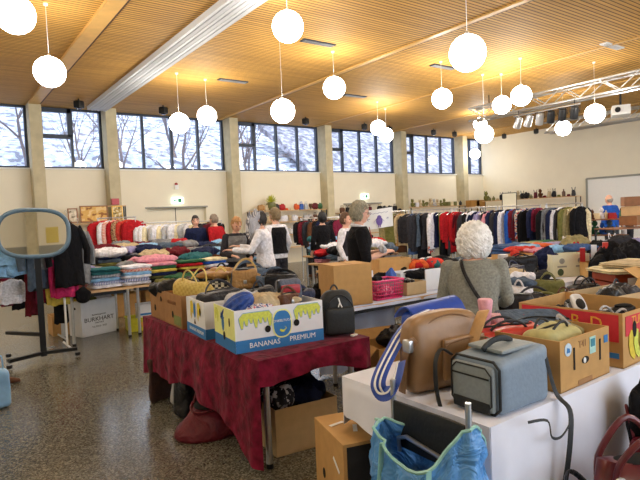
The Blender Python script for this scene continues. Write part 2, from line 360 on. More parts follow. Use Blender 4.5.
# ------------------------------------------------------------------ outside
SC.world = bpy.data.worlds.new('sky'); SC.world.use_nodes = True; nt = SC.world.node_tree
bg = nt.nodes['Background']; bg.inputs[0].default_value = (.80, .88, 1, 1); bg.inputs[1].default_value = 1.7
SNOW = patt('snowy_slope', 'blotch', [(84, 88, 104), (138, 144, 162), (186, 192, 208)], 2.6)
STONE = patt('stone_slope', 'blotch', [(78, 78, 90), (112, 112, 124), (150, 150, 160)], 3.5)
def hill(x0, x1, y0, y1, z0, z1, mt, name, sd):
    b = MB(); n = 24
    b.sheet(lambda u, v: (x0+(x1-x0)*u, y0+(y1-y0)*v, z0+(z1-z0)*v**.8+noise.noise(V((u*9, v*5, sd)))*.5), n, 10, .3); return struct(b.build(name, mt))
hill(-20, 80, 18, 38, 1.0, 10, SNOW, 'ground', 1); hill(15.5, 60, 20, 27, 2.2, 7.0, STONE, 'rock_slope', 4)
hill(-30, 60, 17.2, 22, -1, 1.2, SNOW, 'verge', 2)
BARK = mat('bare_bark', (96, 88, 92), .9, bump=.2)
def tree(x, y, z, h, sd, label):
    r = random.Random(sd); b = MB()
    def br(p, d, L, rad, dep):
        pts = [p]; q = p
        for k in range(4): d = (d+V((r.uniform(-.15, .15), r.uniform(-.15, .15), .03))).normalized(); q = q+d*L/4; pts.append(q)
        b.tube(pts, [rad*(1-.12*k) for k in range(5)], 5 if dep < 2 else 3)
        if dep < 4:
            for k in range(3 if dep else 5):
                st = pts[2+(k % 3)]; nd = (d+V((r.uniform(-1, 1), r.uniform(-1, 1), r.uniform(-.1, .7)))).normalized(); br(st, nd, L*r.uniform(.5, .75), rad*.5, dep+1)
    br(V((0, 0, 0)), V((0, 0, 1)), h*.45, .09, 0)
    tag(b.build('bare_tree', BARK, loc=(x, y, z)), label, 'tree', 'bare trees outside the windows')
for i, (x, y, z, h, lb) in enumerate([(1.9, 20.5, 1.3, 6, 'outside the far left window'), (3.2, 23, 3, 6, 'outside the narrow window left of the partition track'), (4.2, 19.5, 1, 6, 'close behind the pane beside the partition track'),
        (6.3, 22, 2.3, 7, 'leaning outside the window above the exit door'), (8.2, 20.5, 1.7, 6, 'outside near the third column'), (9.6, 24, 3.4, 7, 'outside the window above the white-shirted shopper'), (11.6, 21, 2, 6, 'outside between the third and fourth columns'), (13, 25, 4, 7, 'on the slope left of the stone bank')]):
    tree(x, y, z, h, i+3, 'bare winter tree seen through the glass, '+lb)
# ------------------------------------------------------------------ globe lamps
GL = emis('opal_glass_lit', (1, .945, .845), 13.5)
gp = [(5.58, 4.4, 3.6), (.98, 7.32, 4.19), (1.61, 8.95, 3.98), (4.39, 6.64, 4.41), (6.88, 8.79, 4.25), (5.5, 8.62, 3.64), (9.51, 8.24, 4.16), (11.77, 8.28, 4.22), (10.96, 7.2, 4.15), (12.92, 6.55, 3.78), (15.57, 8.85, 3.96), (11.37, 8.53, 3.51), (15.65, 11.9, 4.58), (19.82, 15.4, 4.1), (11.08, 12.11, 4.21), (12.07, 12.82, 4.15), (5.49, 11.94, 4.13), (4.7, 11.71, 3.87)]
gl = ['largest one, at the top centre right of the hall', 'cut off at the top left corner', 'upper left, below the corner one', 'at the top centre beside the partition track', 'high one right of the partition track, before the fourth column', 'hanging low in front of the third column', 'between the largest lamp and the stage truss', 'left of the pair touching the truss', 'right of the pair touching the truss', 'in front of the second truss, right side', 'below the row of stage spotlights', 'lower one of the overlapping pair left of the truss', 'upper small one of the overlapping pair left of the truss', 'smallest, in the far room corner', 'upper of the pair before the fifth column', 'lower of the pair before the fifth column', 'right one of the two by the third window', 'left one of the two by the third window']
def globe(p, lb):
    t = thing('globe_pendant_lamp', 'white glowing globe pendant lamp, '+lb, 'lamp', p, 0, 'globe pendant lamps')
    MB().ell((0, 0, 0), (.225, .225, .225), 28, 18).build('globe_shade', GL, t)
    L = HC-p[2]; MB().tube([(0, 0, .22), (0, 0, L-.03)], .0035, 6).build('cord', WPAINT, t); MB().lathe([(.03, .2), (.035, .24), (.012, .27)]).build('lamp_holder', STEEL, t)
    MB().lathe([(.03, L-.03), (.035, L-.0)], n=12).build('ceiling_rose', WPAINT, t)
for p, lb in zip(gp, gl): globe(p, lb)
for i, p in enumerate([(-2, 2, 3.9), (2.2, 1.2, 4.1), (-1, 6, 4.2), (6, -1.5, 3.9), (10, 1, 4.1), (14.5, 1.5, 4), (16.6, 4, 4.1), (2, -3.5, 4), (12, -4, 4), (-2.5, 11, 4)]):  # extra globes out of view, added to brighten the hall
    globe(p, 'added unseen for light, %s of those around the viewer' % ORD[i])
# ------------------------------------------------------------------ truss, spots, ceiling devices
def truss(x, y0, y1, z, w, label):
    t = thing('lighting_truss', label, 'truss', (x, (y0+y1)/2, z)); L = y1-y0; c = MB(); d = MB()
    for sx in (-1, 1):
        for sz in (-1, 1): c.tube([(sx*w/2, -L/2, sz*w/2), (sx*w/2, L/2, sz*w/2)], .032, 8)
    n = int(L/w/1.3)
    for i in range(n):
        a = -L/2+L*i/n; b = -L/2+L*(i+1)/n; s = 1 if i % 2 else -1
        for sx in (-1, 1): d.tube([(sx*w/2, a, -s*w/2), (sx*w/2, b, s*w/2)], .017, 6); d.tube([(s*w/2, a, sx*w/2), (-s*w/2, b, sx*w/2)], .017, 6)
    c.build('chord', STEEL, t); d.build('lacing', STEEL, t)
    for yy in (-L/2+.6, 0, L/2-.6): MB().tube([(0, yy, w/2), (0, yy, HC-z)], .012, 6).build('hanger_rod', DSTEEL, t)
    return t
truss(13.6, -2, 10.6, 4.5, .36, 'silver lattice lighting truss hung under the ceiling, carrying the row of spotlights')
truss(18.3, 3, 11, 4.45, .36, 'silver lattice truss farther back near the end wall')
LENS = mat('lens_dark', (40, 20, 16), .2, bump=0)
bar = thing('spotlight_bar', 'thin silver bar under the truss holding the stage spotlights', 'bar', (13.4, 8.2, 4.18))
MB().tube([(0, -1.05, 0), (0, .85, 0)], .022).build('pipe', STEEL, bar)
for yy in (-.9, .7): MB().tube([(0, yy, 0), (0, yy, .14)], .012).build('clamp', DSTEEL, bar)
for i in range(6):
    y = 8.9-i*.32; t = thing('stage_spotlight', '%s stage spotlight below the truss, %s from the left' % ('silver' if i < 3 else 'black', ORD[i]), 'spotlight', (13.4, y, 4.05), 2.3+(.5 if i < 2 else 0), 'stage spotlights', rx=-.5)
    MB().lathe([(.05, .1), (.09, .08), (.1, -.0), (.1, -.22)], n=16).build('lamp_body', STEEL if i < 3 else DSTEEL, t); MB().lathe([(.095, -.215), (.092, -.222)]).build('lens', LENS, t)
    MB().tube([(-.12, 0, -.06), (-.12, 0, .1), (.12, 0, .1), (.12, 0, -.06)], .01, 6).build('yoke', DSTEEL, t)
t = thing('projector', 'white box projector mounted under the ceiling by the second truss', 'projector', (17.2, 7.94, 4.42), .5)
MB().soft((0, 0, 0), (.75, .5, .3), .03).build('housing', WPAINT, t); MB().tube([(-.38, .1, .0), (-.44, .1, 0)], .08).build('lens', DSTEEL, t); MB().tube([(0, 0, .15), (0, 0, HC-4.42)], .03).build('ceiling_mount', DSTEEL, t)
for i, (x, y, lb) in enumerate([(3.38, 15.2, 'left of the partition track'), (5.61, 15.1, 'right of the partition track'), (10.46, 15, 'before the fourth window'), (13.15, 15.1, 'left above the fifth window'), (14.5, 15.2, 'right above the fifth window'), (16.85, 15.1, 'left above the sixth window'), (18.14, 15.1, 'right above the sixth window'), (21.0, 14.7, 'left above the end wall'), (21.1, 13.2, 'right above the end wall')]):
    t = thing('ceiling_speaker', 'small black box fixed to the ceiling edge, '+lb, 'speaker', (x, y, HC-.15), .6, 'small black boxes at the ceiling edge')
    MB().soft((0, 0, 0), (.2, .2, .2), .03, 4).build('housing', DSTEEL, t); MB().lathe([(.07, -.1), (.06, -.115)]).build('grille', LENS, t); MB().tube([(0, 0, .1), (0, 0, .15)], .02, 6).build('bracket', DSTEEL, t)
EXG = emis('exit_sign_lit', (.75, 1, .88), .9); GRN = mat('exit_green', (40, 140, 90), .5, bump=0)
for x, z, lb in ((6.41, 2.33, 'above the left door recess'), (14.2, 2.35, 'above the right door recess')):
    t = thing('exit_sign', 'small lit pale green exit sign '+lb, 'sign', (x, D-.05, z)); MB().box((0, 0, 0), (.36, .07, .19)).build('housing', EXG, t, smooth=False)
    f = MB().box((.06, -.037, 0), (.12, .004, .12)); f.box((-.07, -.037, 0), (.09, .004, .03)); f.prism([(-.15, 0), (-.1, .045), (-.1, -.045)], .004, 'XZ', (0, -.037, 0)); f.build('arrow_and_door_symbol', GRN, t, smooth=False)
t = thing('alarm_sounder', 'small red and white alarm sounder on the wall above the exit sign', 'alarm', (6.4, D-.04, 2.75)); MB().box((0, 0, 0), (.12, .08, .14)).build('base', WPAINT, t, smooth=False); MB().lathe([(.05, .07), (.045, .12), (.02, .14)]).build('beacon', plastic('red'), t)
# ------------------------------------------------------------------ makers
def table(label, x0, x1, y0, y1, z=.75, top=None, group=None, name='folding_table'):
    t = thing(name, label, 'table', ((x0+x1)/2, (y0+y1)/2, 0), 0, group); w, d = x1-x0, y1-y0
    MB().box((0, 0, z-.015), (w, d, .03)).build('tabletop', top or PINE, t, smooth=False)
    MB().box((0, 0, z-.06), (w-.16, d-.16, .05)).build('apron', DSTEEL, t, smooth=False)
    for sx in (-1, 1):
        for sy in (-1, 1):
            l = MB().tube([(sx*(w/2-.07), sy*(d/2-.07), .02), (sx*(w/2-.07), sy*(d/2-.07), z-.03)], .022, 10).build('leg', STEEL, t)
            MB().lathe([(.026, 0), (.026, .03)], (sx*(w/2-.07), sy*(d/2-.07), 0), 10).build('foot_cap', DSTEEL, l)
    return t
def drape(name, label, m, x0, x1, y0, y1, z, sides, cat='tablecloth', fold=.03, seed=1, group=None, step=.02):
    """sides: list of ((ax,ay),(bx,by),dropA,dropB) skirts hanging from that edge"""
    b = MB(); b.box(((x0+x1)/2, (y0+y1)/2, z+.004), (x1-x0, y1-y0, .008))
    for (a, c, d0, d1) in sides:
        a, c = V((*a, 0)), V((*c, 0)); L = (c-a).length; dr = (c-a)/L; nrm = V((dr.y, -dr.x, 0)); dl = d0 if isinstance(d0, list) else [d0, d1]
        def dropf(u, dl=dl): t = u*(len(dl)-1); i = min(int(t), len(dl)-2); return dl[i]+(dl[i+1]-dl[i])*(t-i)
        def fn(u, v):
            s = u*L; dd = dropf(u)*(1+.06*math.sin(s*9+seed)); f = (math.sin(s*17+seed+noise.noise(V((s*2, seed, 0)))*3)*.5+noise.noise(V((s*6, v*.8, seed)))*.9)
            out = (.012+fold*(.15+v)*(1+f))*min(1, min(s, L-s)/.07); return a+dr*s+nrm*out*min(1, v*6)+V((0, 0, z+.008-dd*v-(.01 if v > 0 else 0)))
        b.sheet(fn, max(8, int(L/step)), 14, .004)
    o = b.build(name, m, ang=70); return tag(o, label, cat, group)
def carton(label, c, rz, w, d, h, m, flaps=False, closed=False, name='cardboard_box', cat='box', group=None):
    """open carton, origin at its near left bottom corner, c = that corner"""
    b = MB(); t = .007
    b.box((w/2, d/2, t/2), (w, d, t)); b.box((w/2, t/2, h/2), (w, t, h)); b.box((w/2, d-t/2, h/2), (w, t, h)); b.box((t/2, d/2, h/2), (t, d-2*t, h)); b.box((w-t/2, d/2, h/2), (t, d-2*t, h))
    if closed: b.box((w/2, d/2, h+t/2), (w, d, t))
    o = b.build(name, m, None, False, c, rz); tag(o, label, cat, group)
    if flaps:
        MB().box((-.06, d/2, h-.035), (.006, d*.96, .14), M=Matrix.Rotation(.8, 4, 'Y')).build('flap', m, o, smooth=False)
        MB().box((w+.06, d/2, h-.035), (.006, d*.96, .14), M=Matrix.Rotation(-.8, 4, 'Y')).build('flap', m, o, smooth=False)
        MB().box((w/2, d+.07, h+.035), (w*.96, .006, .15), M=Matrix.Rotation(-1.0, 4, 'X')).build('flap', m, o, smooth=False)
    return o
def deco(o, face, pts, m, name='printed_mark', off=.002):
    b = MB()
    if face == 'F': b.prism(pts, .002, 'XZ', (0, -off, 0))
    elif face == 'L': b.prism(pts, .002, 'YZ', (-off, 0, 0))
    elif face == 'T': b.prism(pts, .002, 'XY', (0, 0, off))
    return b.build(name, m, o, smooth=False)
def rc(x0, y0, x1, y1): return [(x0, y0), (x1, y0), (x1, y1), (x0, y1)]
def ov(cx, cy, rx, ry, n=20, p=1): return [(cx+rx*math.copysign(abs(math.cos(2*PI*i/n))**p, math.cos(2*PI*i/n)), cy+ry*math.copysign(abs(math.sin(2*PI*i/n))**p, math.sin(2*PI*i/n))) for i in range(n)]
def bag(name, label, c, rz, w, d, h, m, kind='tote', hm=None, group=None, rx=0, ry=0, seed=0, taper=.85, hh=.16, cat='bag', flapm=None, amp=.012):
    t = thing(name, label, cat, c, rz, group, rx, ry); hm = hm or m
    def sh(q):
        k = 1-(1-taper)*(q.z/h+.5); return V((q.x*(1-(1-k)*.5), q.y*(k if kind != 'duffel' else 1), q.z))
    MB().soft((0, 0, h/2), (w, d, h), min(w, d, h)*.3, 12, amp*1.6, 7, seed, sh).build('bag_body', m, t, ang=80)
    if kind in ('tote', 'duffel'):
        for s in (-1, 1):
            y = s*d*.3*taper; MB().tube(arc((-w*.24, y, h*.93), (w*.24, y, h*.93), hh, 12, V((0, s*.25, 1))), .007, 7).build('handle', hm, t)
    if kind == 'shoulder':
        MB().tube(arc((-w*.42, 0, h*.9), (w*.42, 0, h*.9), hh, 14, V((.1, .5, .9))), .006, 6, 2).build('shoulder_strap', hm, t)
    if kind in ('tote', 'duffel', 'shoulder'):
        MB().tube([(-w*.36, 0, h+.001), (0, 0, h+.004), (w*.36, 0, h+.001)], .006, 6).build('zipper', DSTEEL, t)
    if kind in ('flap', 'shoulder'):
        MB().soft((0, -d*.36*taper-.01, h*.68), (w*.82, .018, h*.6), .009, 8, .004, 6, seed+2).build('flap', flapm or m, t, ang=80)
        MB().soft((0, -d*.5*taper-.012, h*.42), (.03, .012, .03), .005, 3).build('buckle', STEEL, t)
    if kind == 'flap': MB().tube(arc((-w*.2, 0, h*.98), (w*.2, 0, h*.98), .06, 8), .009, 6).build('handle', hm, t)
    if kind == 'duffel': MB().soft((0, -d/2-.005, h*.42), (w*.55, .025, h*.5), .012, 6, .004, 5, seed).build('front_pocket', flapm or m, t)
    return t
def rag(name, label, c, rz, w, d, h, m, seed=0, group=None, amp=.035, cat='garment', rx=0, ry=0):
    def fn(q):
        a, b_ = q.x/w*2, q.y/d*2; cr_ = 1-abs(noise.noise(V((q.x*11+seed, q.y*11, seed*1.3+q.z*3))))*2.2; k = 1+.16*noise.noise(V((a*1.7, b_*1.7, seed*2.)))*2
        return V((q.x*k, q.y*k, q.z*(1-.45*abs(a)**3-.3*abs(b_)**3)*(.72+.45*cr_ if q.z > 0 else 1)))
    o = MB().soft((0, 0, h/2), (w, d, h), h*.4, 18, amp*.6, 9, seed, fn).build(name, m, None, True, c, rz, 75); o.rotation_euler = (rx, ry, rz)
    return tag(o, label, cat, group)
_fm = []
def fold_mesh(sd):
    def fn(q):
        f = .012*math.sin(q.z*260+sd)+.008*noise.noise(V((q.x*9, q.z*40, sd))); e = max(abs(q.x)/.2, abs(q.y)/.15)
        return V((q.x*(1+f*3*(e > .8)), q.y*(1+f*3*(e > .8)), q.z*(1-.25*(q.x/.2)**2*(q.y/.15)**2)+.012*noise.noise(V((q.x*6, q.y*6, sd)))))
    return MB().soft((0, 0, .03), (.4, .3, .06), .026, 10, .006, 14, sd, fn)
def fold(label, c, rz, m, sd=0, sx=1, sy=1, sz=1, group=None, name='folded_garment', cat='garment', rx=0, ry=0):
    while len(_fm) < 5: _fm.append(fold_mesh(len(_fm)*3.3).mesh('folded', cloth('grey'), ang=80))
    o = bpy.data.objects.new(name, _fm[sd % 5]); COL.objects.link(o); o.location = c; o.rotation_euler = (rx, ry, rz); o.scale = (sx, sy, sz); sset(o, m); return tag(o, label, cat, group)
def cr(P, k=5):
    P = [V(p) for p in P]; o = []
    for i in range(len(P)-1):
        a, b, c, d = P[max(i-1, 0)], P[i], P[i+1], P[min(i+2, len(P)-1)]
        for j in range(k):
            t = j/k; o.append(.5*((2*b)+(c-a)*t+(2*a-5*b+4*c-d)*t*t+(3*b-a-3*c+d)*t**3))
    return o+[P[-1]]
def ribbon(pts, w, th, name, m, parent=None, nrm=(1, 0, 0)):
    return MB().tube(cr(pts), th/2, 8, w/th, nrm).build(name, m, parent)
# ------------------------------------------------------------------ velvet covered table with banana boxes
VEL = mat('burgundy_velvet', (108, 20, 46), .85, var=.6, scale=12, bump=.5, sheen=.08, crease=.3, spec=.1)
table('grey legged folding table under the burgundy velvet cloth', 1.66, 2.52, 3.0, 5.22, .74, WPAINT)
drape('velvet_cloth', 'burgundy velvet tablecloth hanging low on its left side', VEL, 1.635, 2.56, 2.98, 5.26, .742,
      [((1.635, 5.26), (1.635, 2.98), [.5, .48, .44, .41, .44, .54, .68], 0), ((1.635, 2.98), (2.56, 2.98), [.15, .14, .12, .12, .16, .2], 0), ((2.56, 2.98), (2.56, 5.26), .3, .35)], fold=.028)
LBL = mat('print_blue', (44, 120, 186), .6, var=.04, bump=0); LYE = mat('print_yellow_green', (206, 214, 84), .6, var=.15, scale=60, bump=0); LPALE = mat('print_pale_yellow', (232, 236, 150), .6, var=.05, bump=0)
LGOLD = mat('print_gold', (214, 190, 50), .6, var=.1, bump=0); LDK = mat('print_blue_outline', (120, 160, 196), .6, bump=0)
def banana_print(o, face, x0, x1, z1, m, ol):
    """hanging cluster of bananas"""
    n = max(2, int((x1-x0)/.032)); w = (x1-x0)/n
    for k, mm, g in ((0, ol, .005), (1, m, 0)):
        pts = [(x0-g, z1-.03), (x0+.03, z1+g), (x1-.02, z1+g), (x1+g, z1-.03)]
        for i in range(n-1, -1, -1):
            xa = x0+w*i; L = .085+.02*math.sin(i*2.2+1)
            pts += [(xa+w*.95+g, z1-L*.5), (xa+w*.75, z1-L-g), (xa+w*.35, z1-L-g), (xa+w*.08-g, z1-L*.55)]
        deco(o, face, pts, mm, 'printed_bananas', .0015+.0012*k)
c4 = carton('white, yellow and blue banana carton at the near corner of the velvet table', (1.61, 3.24, .75), -.13, .67, .44, .29, WCARD, name='banana_box')
deco(c4, 'F', rc(0, 0, .67, .085), LBL, 'blue_band'); deco(c4, 'L', rc(0, 0, .44, .085), LBL, 'blue_band')
deco(c4, 'L', rc(.0, .085, .44, .29), LPALE, 'yellow_side')
banana_print(c4, 'F', .03, .27, .265, LYE, LDK); banana_print(c4, 'F', .44, .65, .275, LYE, LDK)
deco(c4, 'F', ov(.345, .165, .075, .1, 28, .8), LPALE, 'oval_border', .004); deco(c4, 'F', ov(.345, .165, .066, .09, 28, .8), LBL, 'oval_logo', .0052)
deco(c4, 'F', [(.335, .105), (.355, .105), (.378, .13), (.36, .145), (.372, .128), (.35, .118), (.33, .128), (.322, .12)], LYE, 'banana_symbol', .0065)
text('ONKELTUCA', .024, PAPER, c4, (.345, -.007, .185), (PI/2, 0, 0)); text('BANANAS', .05, PAPER, c4, (.21, -.004, .042), (PI/2, 0, 0), sx=1.0); text('PREMIUM', .05, PAPER, c4, (.5, -.004, .046), (PI/2, 0, 0))
for x, z in ((.235, .14), (.455, .155)): deco(c4, 'F', ov(x, z, .022, .024), HOLE, 'hand_hole', .005)
deco(c4, 'L', ov(.1, .2, .012, .03), HOLE, 'hand_hole', .004); deco(c4, 'L', ov(.22, .09, .022, .03), HOLE, 'hand_hole', .004); banana_print(c4, 'L', .33, .42, .27, LYE, LDK); deco(c4, 'L', ov(.24, .18, .025, .06), LBL, 'oval_logo', .004)
c3 = carton('white banana carton with gold fruit print, behind the near corner carton', (1.64, 3.79, .75), -.09, .5, .46, .285, WCARD, name='banana_box')
deco(c3, 'L', rc(0, 0, .46, .08), LBL, 'blue_band'); deco(c3, 'F', rc(0, 0, .5, .08), LBL, 'blue_band')
for y in (.13, .3): deco(c3, 'L', [(y-.03, .24), (y, .27), (y+.045, .26), (y+.05, .15), (y+.03, .12), (y+.015, .18), (y-.02, .16), (y-.045, .2)], LGOLD, 'printed_bananas')
deco(c3, 'L', ov(.24, .2, .022, .06), LBL, 'oval_logo', .004); deco(c3, 'L', ov(.1, .2, .014, .028), HOLE, 'hand_hole', .005); deco(c3, 'L', [(.22, .09), (.27, .09), (.245, .13)], mat('print_brown', (90, 60, 30), .7, bump=0), 'small_emblem')
text('BANANAS', .038, PAPER, c3, (-.003, .3, .042), (PI/2, 0, -PI/2)); text('PREMIUM', .038, PAPER, c3, (-.003, .12, .04), (PI/2, 0, -PI/2))
c2 = carton('plain brown carton third from the near end of the velvet table', (1.665, 4.32, .75), -.04, .5, .46, .28, KRAFTD)
deco(c2, 'L', rc(.02, .02, .2, .1), mat('print_faded_green', (120, 128, 70), .8, bump=0), 'green_print'); deco(c2, 'L', ov(.23, .1, .02, .03), HOLE, 'hand_hole'); text('BANANAS', .05, WOOD, c2, (-.003, .24, .2), (PI/2, 0, -PI/2))
c1 = carton('brown carton at the far end of the velvet table', (1.69, 4.8, .75), -.02, .48, .4, .27, KRAFTD)
deco(c1, 'L', ov(.08, .2, .02, .024), HOLE, 'hand_hole'); deco(c1, 'L', ov(.26, .1, .022, .03), HOLE, 'hand_hole')
# contents of the near carton
GREYC = cloth('grey'); 
g = MB(); g.ell((0, 0, 0), (.075, .075, .15), 40, 12, Euler((.9, .2, .5)).to_matrix().to_4x4(), lambda p: V((p.x*(1+.16*math.cos(9*math.atan2(p.y, p.x))), p.y*(1+.16*math.cos(9*math.atan2(p.y, p.x))), p.z)))
tag(g.build('rolled_umbrella', mat('nylon_blue', (40, 74, 150), .4, var=.25, scale=40, crease=.6), None, loc=(1.73, 3.43, 1.03), ang=80), 'bunched shiny blue umbrella poking out of the near banana carton', 'umbrella')
rag('beige_cloth_bag', 'grey beige soft cloth bag lying across the near banana carton', (1.98, 3.45, .98), -.15, .42, .22, .12, cloth('beige'), 5, amp=.03, cat='bag')
rag('pale_grey_pouch', 'pale blue grey pouch behind the blue umbrella in the near carton', (1.86, 3.58, 1.0), .1, .3, .1, .12, cloth('silver'), 7, amp=.02, cat='bag')
bag('shoulder_bag', 'small dark brown strapped purse in the near banana carton', (2.12, 3.36, .99), .2, .17, .08, .1, leather('brown'), 'shoulder', seed=3, hh=.06)
rag('patterned_scarf', 'pink and white patterned scarf at the front of the near carton', (1.86, 3.33, .99), 0, .2, .08, .06, patt('scarf_pattern', 'blotch', [(190, 90, 110), (220, 220, 220), (60, 70, 130)], 40), 3, amp=.015, cat='scarf')
t = bag('handbag', 'grey plush bag with a bright red panel in the near banana carton', (2.19, 3.47, .96), -.2, .2, .13, .22, mat('plush_grey', (92, 98, 112), .9, var=.3, scale=60, bump=.5), 'none', seed=4)
MB().soft((-.01, -.075, .15), (.15, .02, .07), .01, 5, .004).build('red_panel', plastic('red'), t)
MB().tube([(-.095, -.06, .04), (-.1, -.06, .22)], .012, 6).build('side_trim', DSTEEL, t)
# second carton: black bag; third carton: gold basket bag
bag('handbag', 'dark grey leather bag filling the gold printed carton', (1.87, 4.0, .95), .3, .36, .22, .14, leather('charcoal'), 'shoulder', seed=6, hh=.1)
gb = bag('handbag', 'yellow gold handbag with tall twin handles standing in a brown carton', (1.84, 4.5, .93), -1.2, .4, .2, .2, patt('gold_weave', 'check', [(206, 182, 96), (190, 162, 78)], 40, .5), 'tote', hm=mat('gold_strap', (214, 194, 112), .45, bump=0), seed=2, hh=.12, ry=.18)
bag('handbag', 'black and white plaid bag with yellow handles beside the gold bag', (2.1, 4.45, .95), -.5, .3, .14, .16, patt('plaid', 'check', [(30, 28, 28), (222, 214, 190)], 38), 'tote', hm=mat('yellow_strap', (220, 196, 110), .45, bump=0), seed=4, hh=.13)
rag('crumpled_black_bag', 'limp black bag hanging over the far brown carton', (1.87, 4.98, .95), .2, .42, .32, .16, leather('black'), 6, amp=.05, cat='bag')
rag('crumpled_jacket', 'dark green folded jacket on top of the far carton', (2.0, 5.1, 1.06), .4, .3, .2, .08, cloth('green'), 9)
rag('crumpled_garment', 'olive cloth in the far carton beside the limp black bag', (1.78, 5.0, 1.05), .1, .16, .12, .07, cloth('olive'), 4)
# bags heaped behind the cartons on the velvet table
BK = leather('black')
hb = [('black slouchy handbag behind the near banana carton', 2.2, 3.95, .75, .4, .16, .28, 'black', 'shoulder', .3), ('big black shopping bag behind the gold printed carton', 2.4, 4.25, .75, .34, .2, .34, 'black', 'tote', -.4),
      ('navy soft bag against the black backpack side of the table', 2.42, 3.68, .75, .28, .16, .3, 'navy', 'shoulder', .2), ('charcoal bag lying at the right edge of the velvet table', 2.4, 4.75, .75, .3, .3, .24, 'charcoal', 'flap', .6),
      ('black clasp bag between the carton of plaid bags and the heap', 2.28, 4.58, .98, .26, .12, .14, 'black', 'flap', 1.0), ('slate grey bag leaning on the big shopping bag', 2.38, 3.98, 1.02, .3, .12, .14, 'slate', 'shoulder', -.3),
      ('dark green canvas bag low in the heap behind the near carton', 2.08, 3.74, .98, .26, .1, .12, 'charcoal', 'flap', .1), ('maroon edged black bag at the far end of the bag heap', 2.3, 5.05, .75, .36, .22, .36, 'black', 'tote', .2),
      ('tall black bag behind the backpack on the velvet table', 2.42, 3.95, .75, .34, .2, .42, 'black', 'shoulder', -.5), ('dark slate bag topping the bags behind the backpack', 2.3, 4.3, 1.05, .36, .16, .16, 'slate', 'shoulder', .1), ('black bag lying across the top of the heap, far side', 2.25, 4.75, 1.02, .4, .2, .16, 'black', 'flap', .5), ('charcoal bag at the right table edge behind the tall black bag', 2.46, 4.5, .75, .2, .3, .4, 'charcoal', 'shoulder', 1.4)]
for i, (lb, x, y, z, w, d, h, c, k, rz) in enumerate(hb): bag('handbag', lb, (x, y, z), rz, w, d, h, leather(c), k, seed=i*2.3, hh=.08, amp=.02, group='bags heaped on the velvet table')
t = bag('handbag', 'round tan saddle bag with long tan straps lying on the black bags', (2.2, 4.18, 1.04), -.5, .24, .1, .17, leather('tan'), 'shoulder', hm=mat('tan_strap', (204, 172, 110), .5, bump=0), seed=1, hh=.12)
ribbon([dp(265, 273, 5.0), dp(252, 276, 4.7), dp(241, 274, 4.7), dp(238, 271, 4.75), dp(250, 271, 4.9), dp(262, 277, 4.75), dp(285, 288, 4.5)], .03, .006, 'bag_strap', mat('tan_strap', (204, 172, 110), .5, bump=0)).name = 'leather_strap'
tag(bpy.data.objects['leather_strap'], 'long loose tan leather strap looped over the black bags', 'strap')
rag('suede_hat', 'tan suede hat crowning the heap of black bags', (2.12, 4.5, 1.12), .4, .34, .24, .09, leather('tan'), 8, amp=.03, cat='hat')
# backpack
bp = thing('backpack', 'black school backpack standing right of the near banana carton', 'backpack', (2.45, 3.22, .75), -.35)
NYL = mat('nylon_black', (26, 30, 32), .6, var=.2, scale=60, bump=.2)
MB().soft((0, 0, .17), (.27, .17, .34), .075, 12, .006, 6, 2, lambda q: V((q.x*(1-.25*max(0, q.z/.17)**2), q.y*(1-.3*max(0, q.z/.17)), q.z))).build('bag_body', NYL, bp)
MB().soft((0, -.095, .12), (.22, .05, .2), .024, 8, .004, 6, 3).build('front_pocket', NYL, bp)
MB().tube(arc((-.11, -.085, .2), (.11, -.085, .2), .11, 14), .005, 6).build('zipper', DSTEEL, bp); MB().tube(arc((-.03, .04, .33), (.03, .04, .33), .04, 8), .007, 6).build('grab_handle', NYL, bp)
f = MB(); f.tube([(-.01, -.098, .29), (0, -.105, .25), (.012, -.11, .22)], .005, 6); f.tube([(0, -.103, .26), (-.018, -.115, .225)], .004, 6); f.build('white_zip_cord', PAPER, bp)
tag(MB().soft((0, 0, .006), (.06, .03, .012), .004, 3).build('price_slip', PAPER, None, loc=(2.5, 3.08, .752), rz=.3), 'small white paper slip on the velvet near the backpack', 'slip')
# below the velvet table
b5 = carton('open pale carton of dark clothes under the front of the velvet table', (1.84, 3.16, 0), -.1, .5, .42, .33, KRAFT2)
for i, (lb, x, y, z, w, c) in enumerate([('black crumpled coat on the carton below the velvet table', 2.05, 3.4, .24, .42, 'black'), ('navy garment on the front of the carton below the velvet table', 2.2, 3.28, .26, .3, 'navy'), ('dark checked garment with white spots in the carton below the table', 1.96, 3.3, .29, .26, 'charcoal'), ('black garment heaped behind the carton below the velvet table', 2.3, 3.75, .0, .5, 'black')]):
    rag('crumpled_garment', lb, (x, y, z), i*.7, w, w*.7, .16 if i < 3 else .5, patt('spotted_cloth', 'blotch', [(22, 24, 34), (24, 26, 40), (190, 190, 200)], 24) if i == 2 else cloth(c), i+3, amp=.05)
hbg = thing('leather_handbag', 'maroon leather handbag sagging open on the terrazzo under the velvet cloth', 'bag', (1.66, 3.86, 0), -.25)
g = MB(); g.loft([((0, 0, 0), V((.25, 0, 0)), V((0, .15, 0))), ((0, 0, .03), V((.265, 0, 0)), V((0, .165, 0))), ((0, .01, .1), V((.24, 0, .01)), V((0, .14, .01))), ((.01, .02, .18), V((.19, 0, .02)), V((0, .11, .03))), ((.02, .03, .245), V((.15, 0, .03)), V((0, .085, .055)))], 28)
g.v = [q+noise.noise_vector(q*9)*.022*(q.z > .01) for q in g.v]; g.build('bag_body', leather('maroon'), hbg, ang=80)
MB().ell((.02, .025, .25), (.13, .08, .02), 20, 8, Euler((.45, -.15, 0)).to_matrix().to_4x4()).build('open_mouth', HOLE, hbg)
MB().tube([(.02+.15*math.cos(a*PI/12), .027+.085*math.sin(a*PI/12), .252+.035*math.cos(a*PI/12)+.045*math.sin(a*PI/12)) for a in range(25)], .01, 8).build('rim', leather('maroon'), hbg)
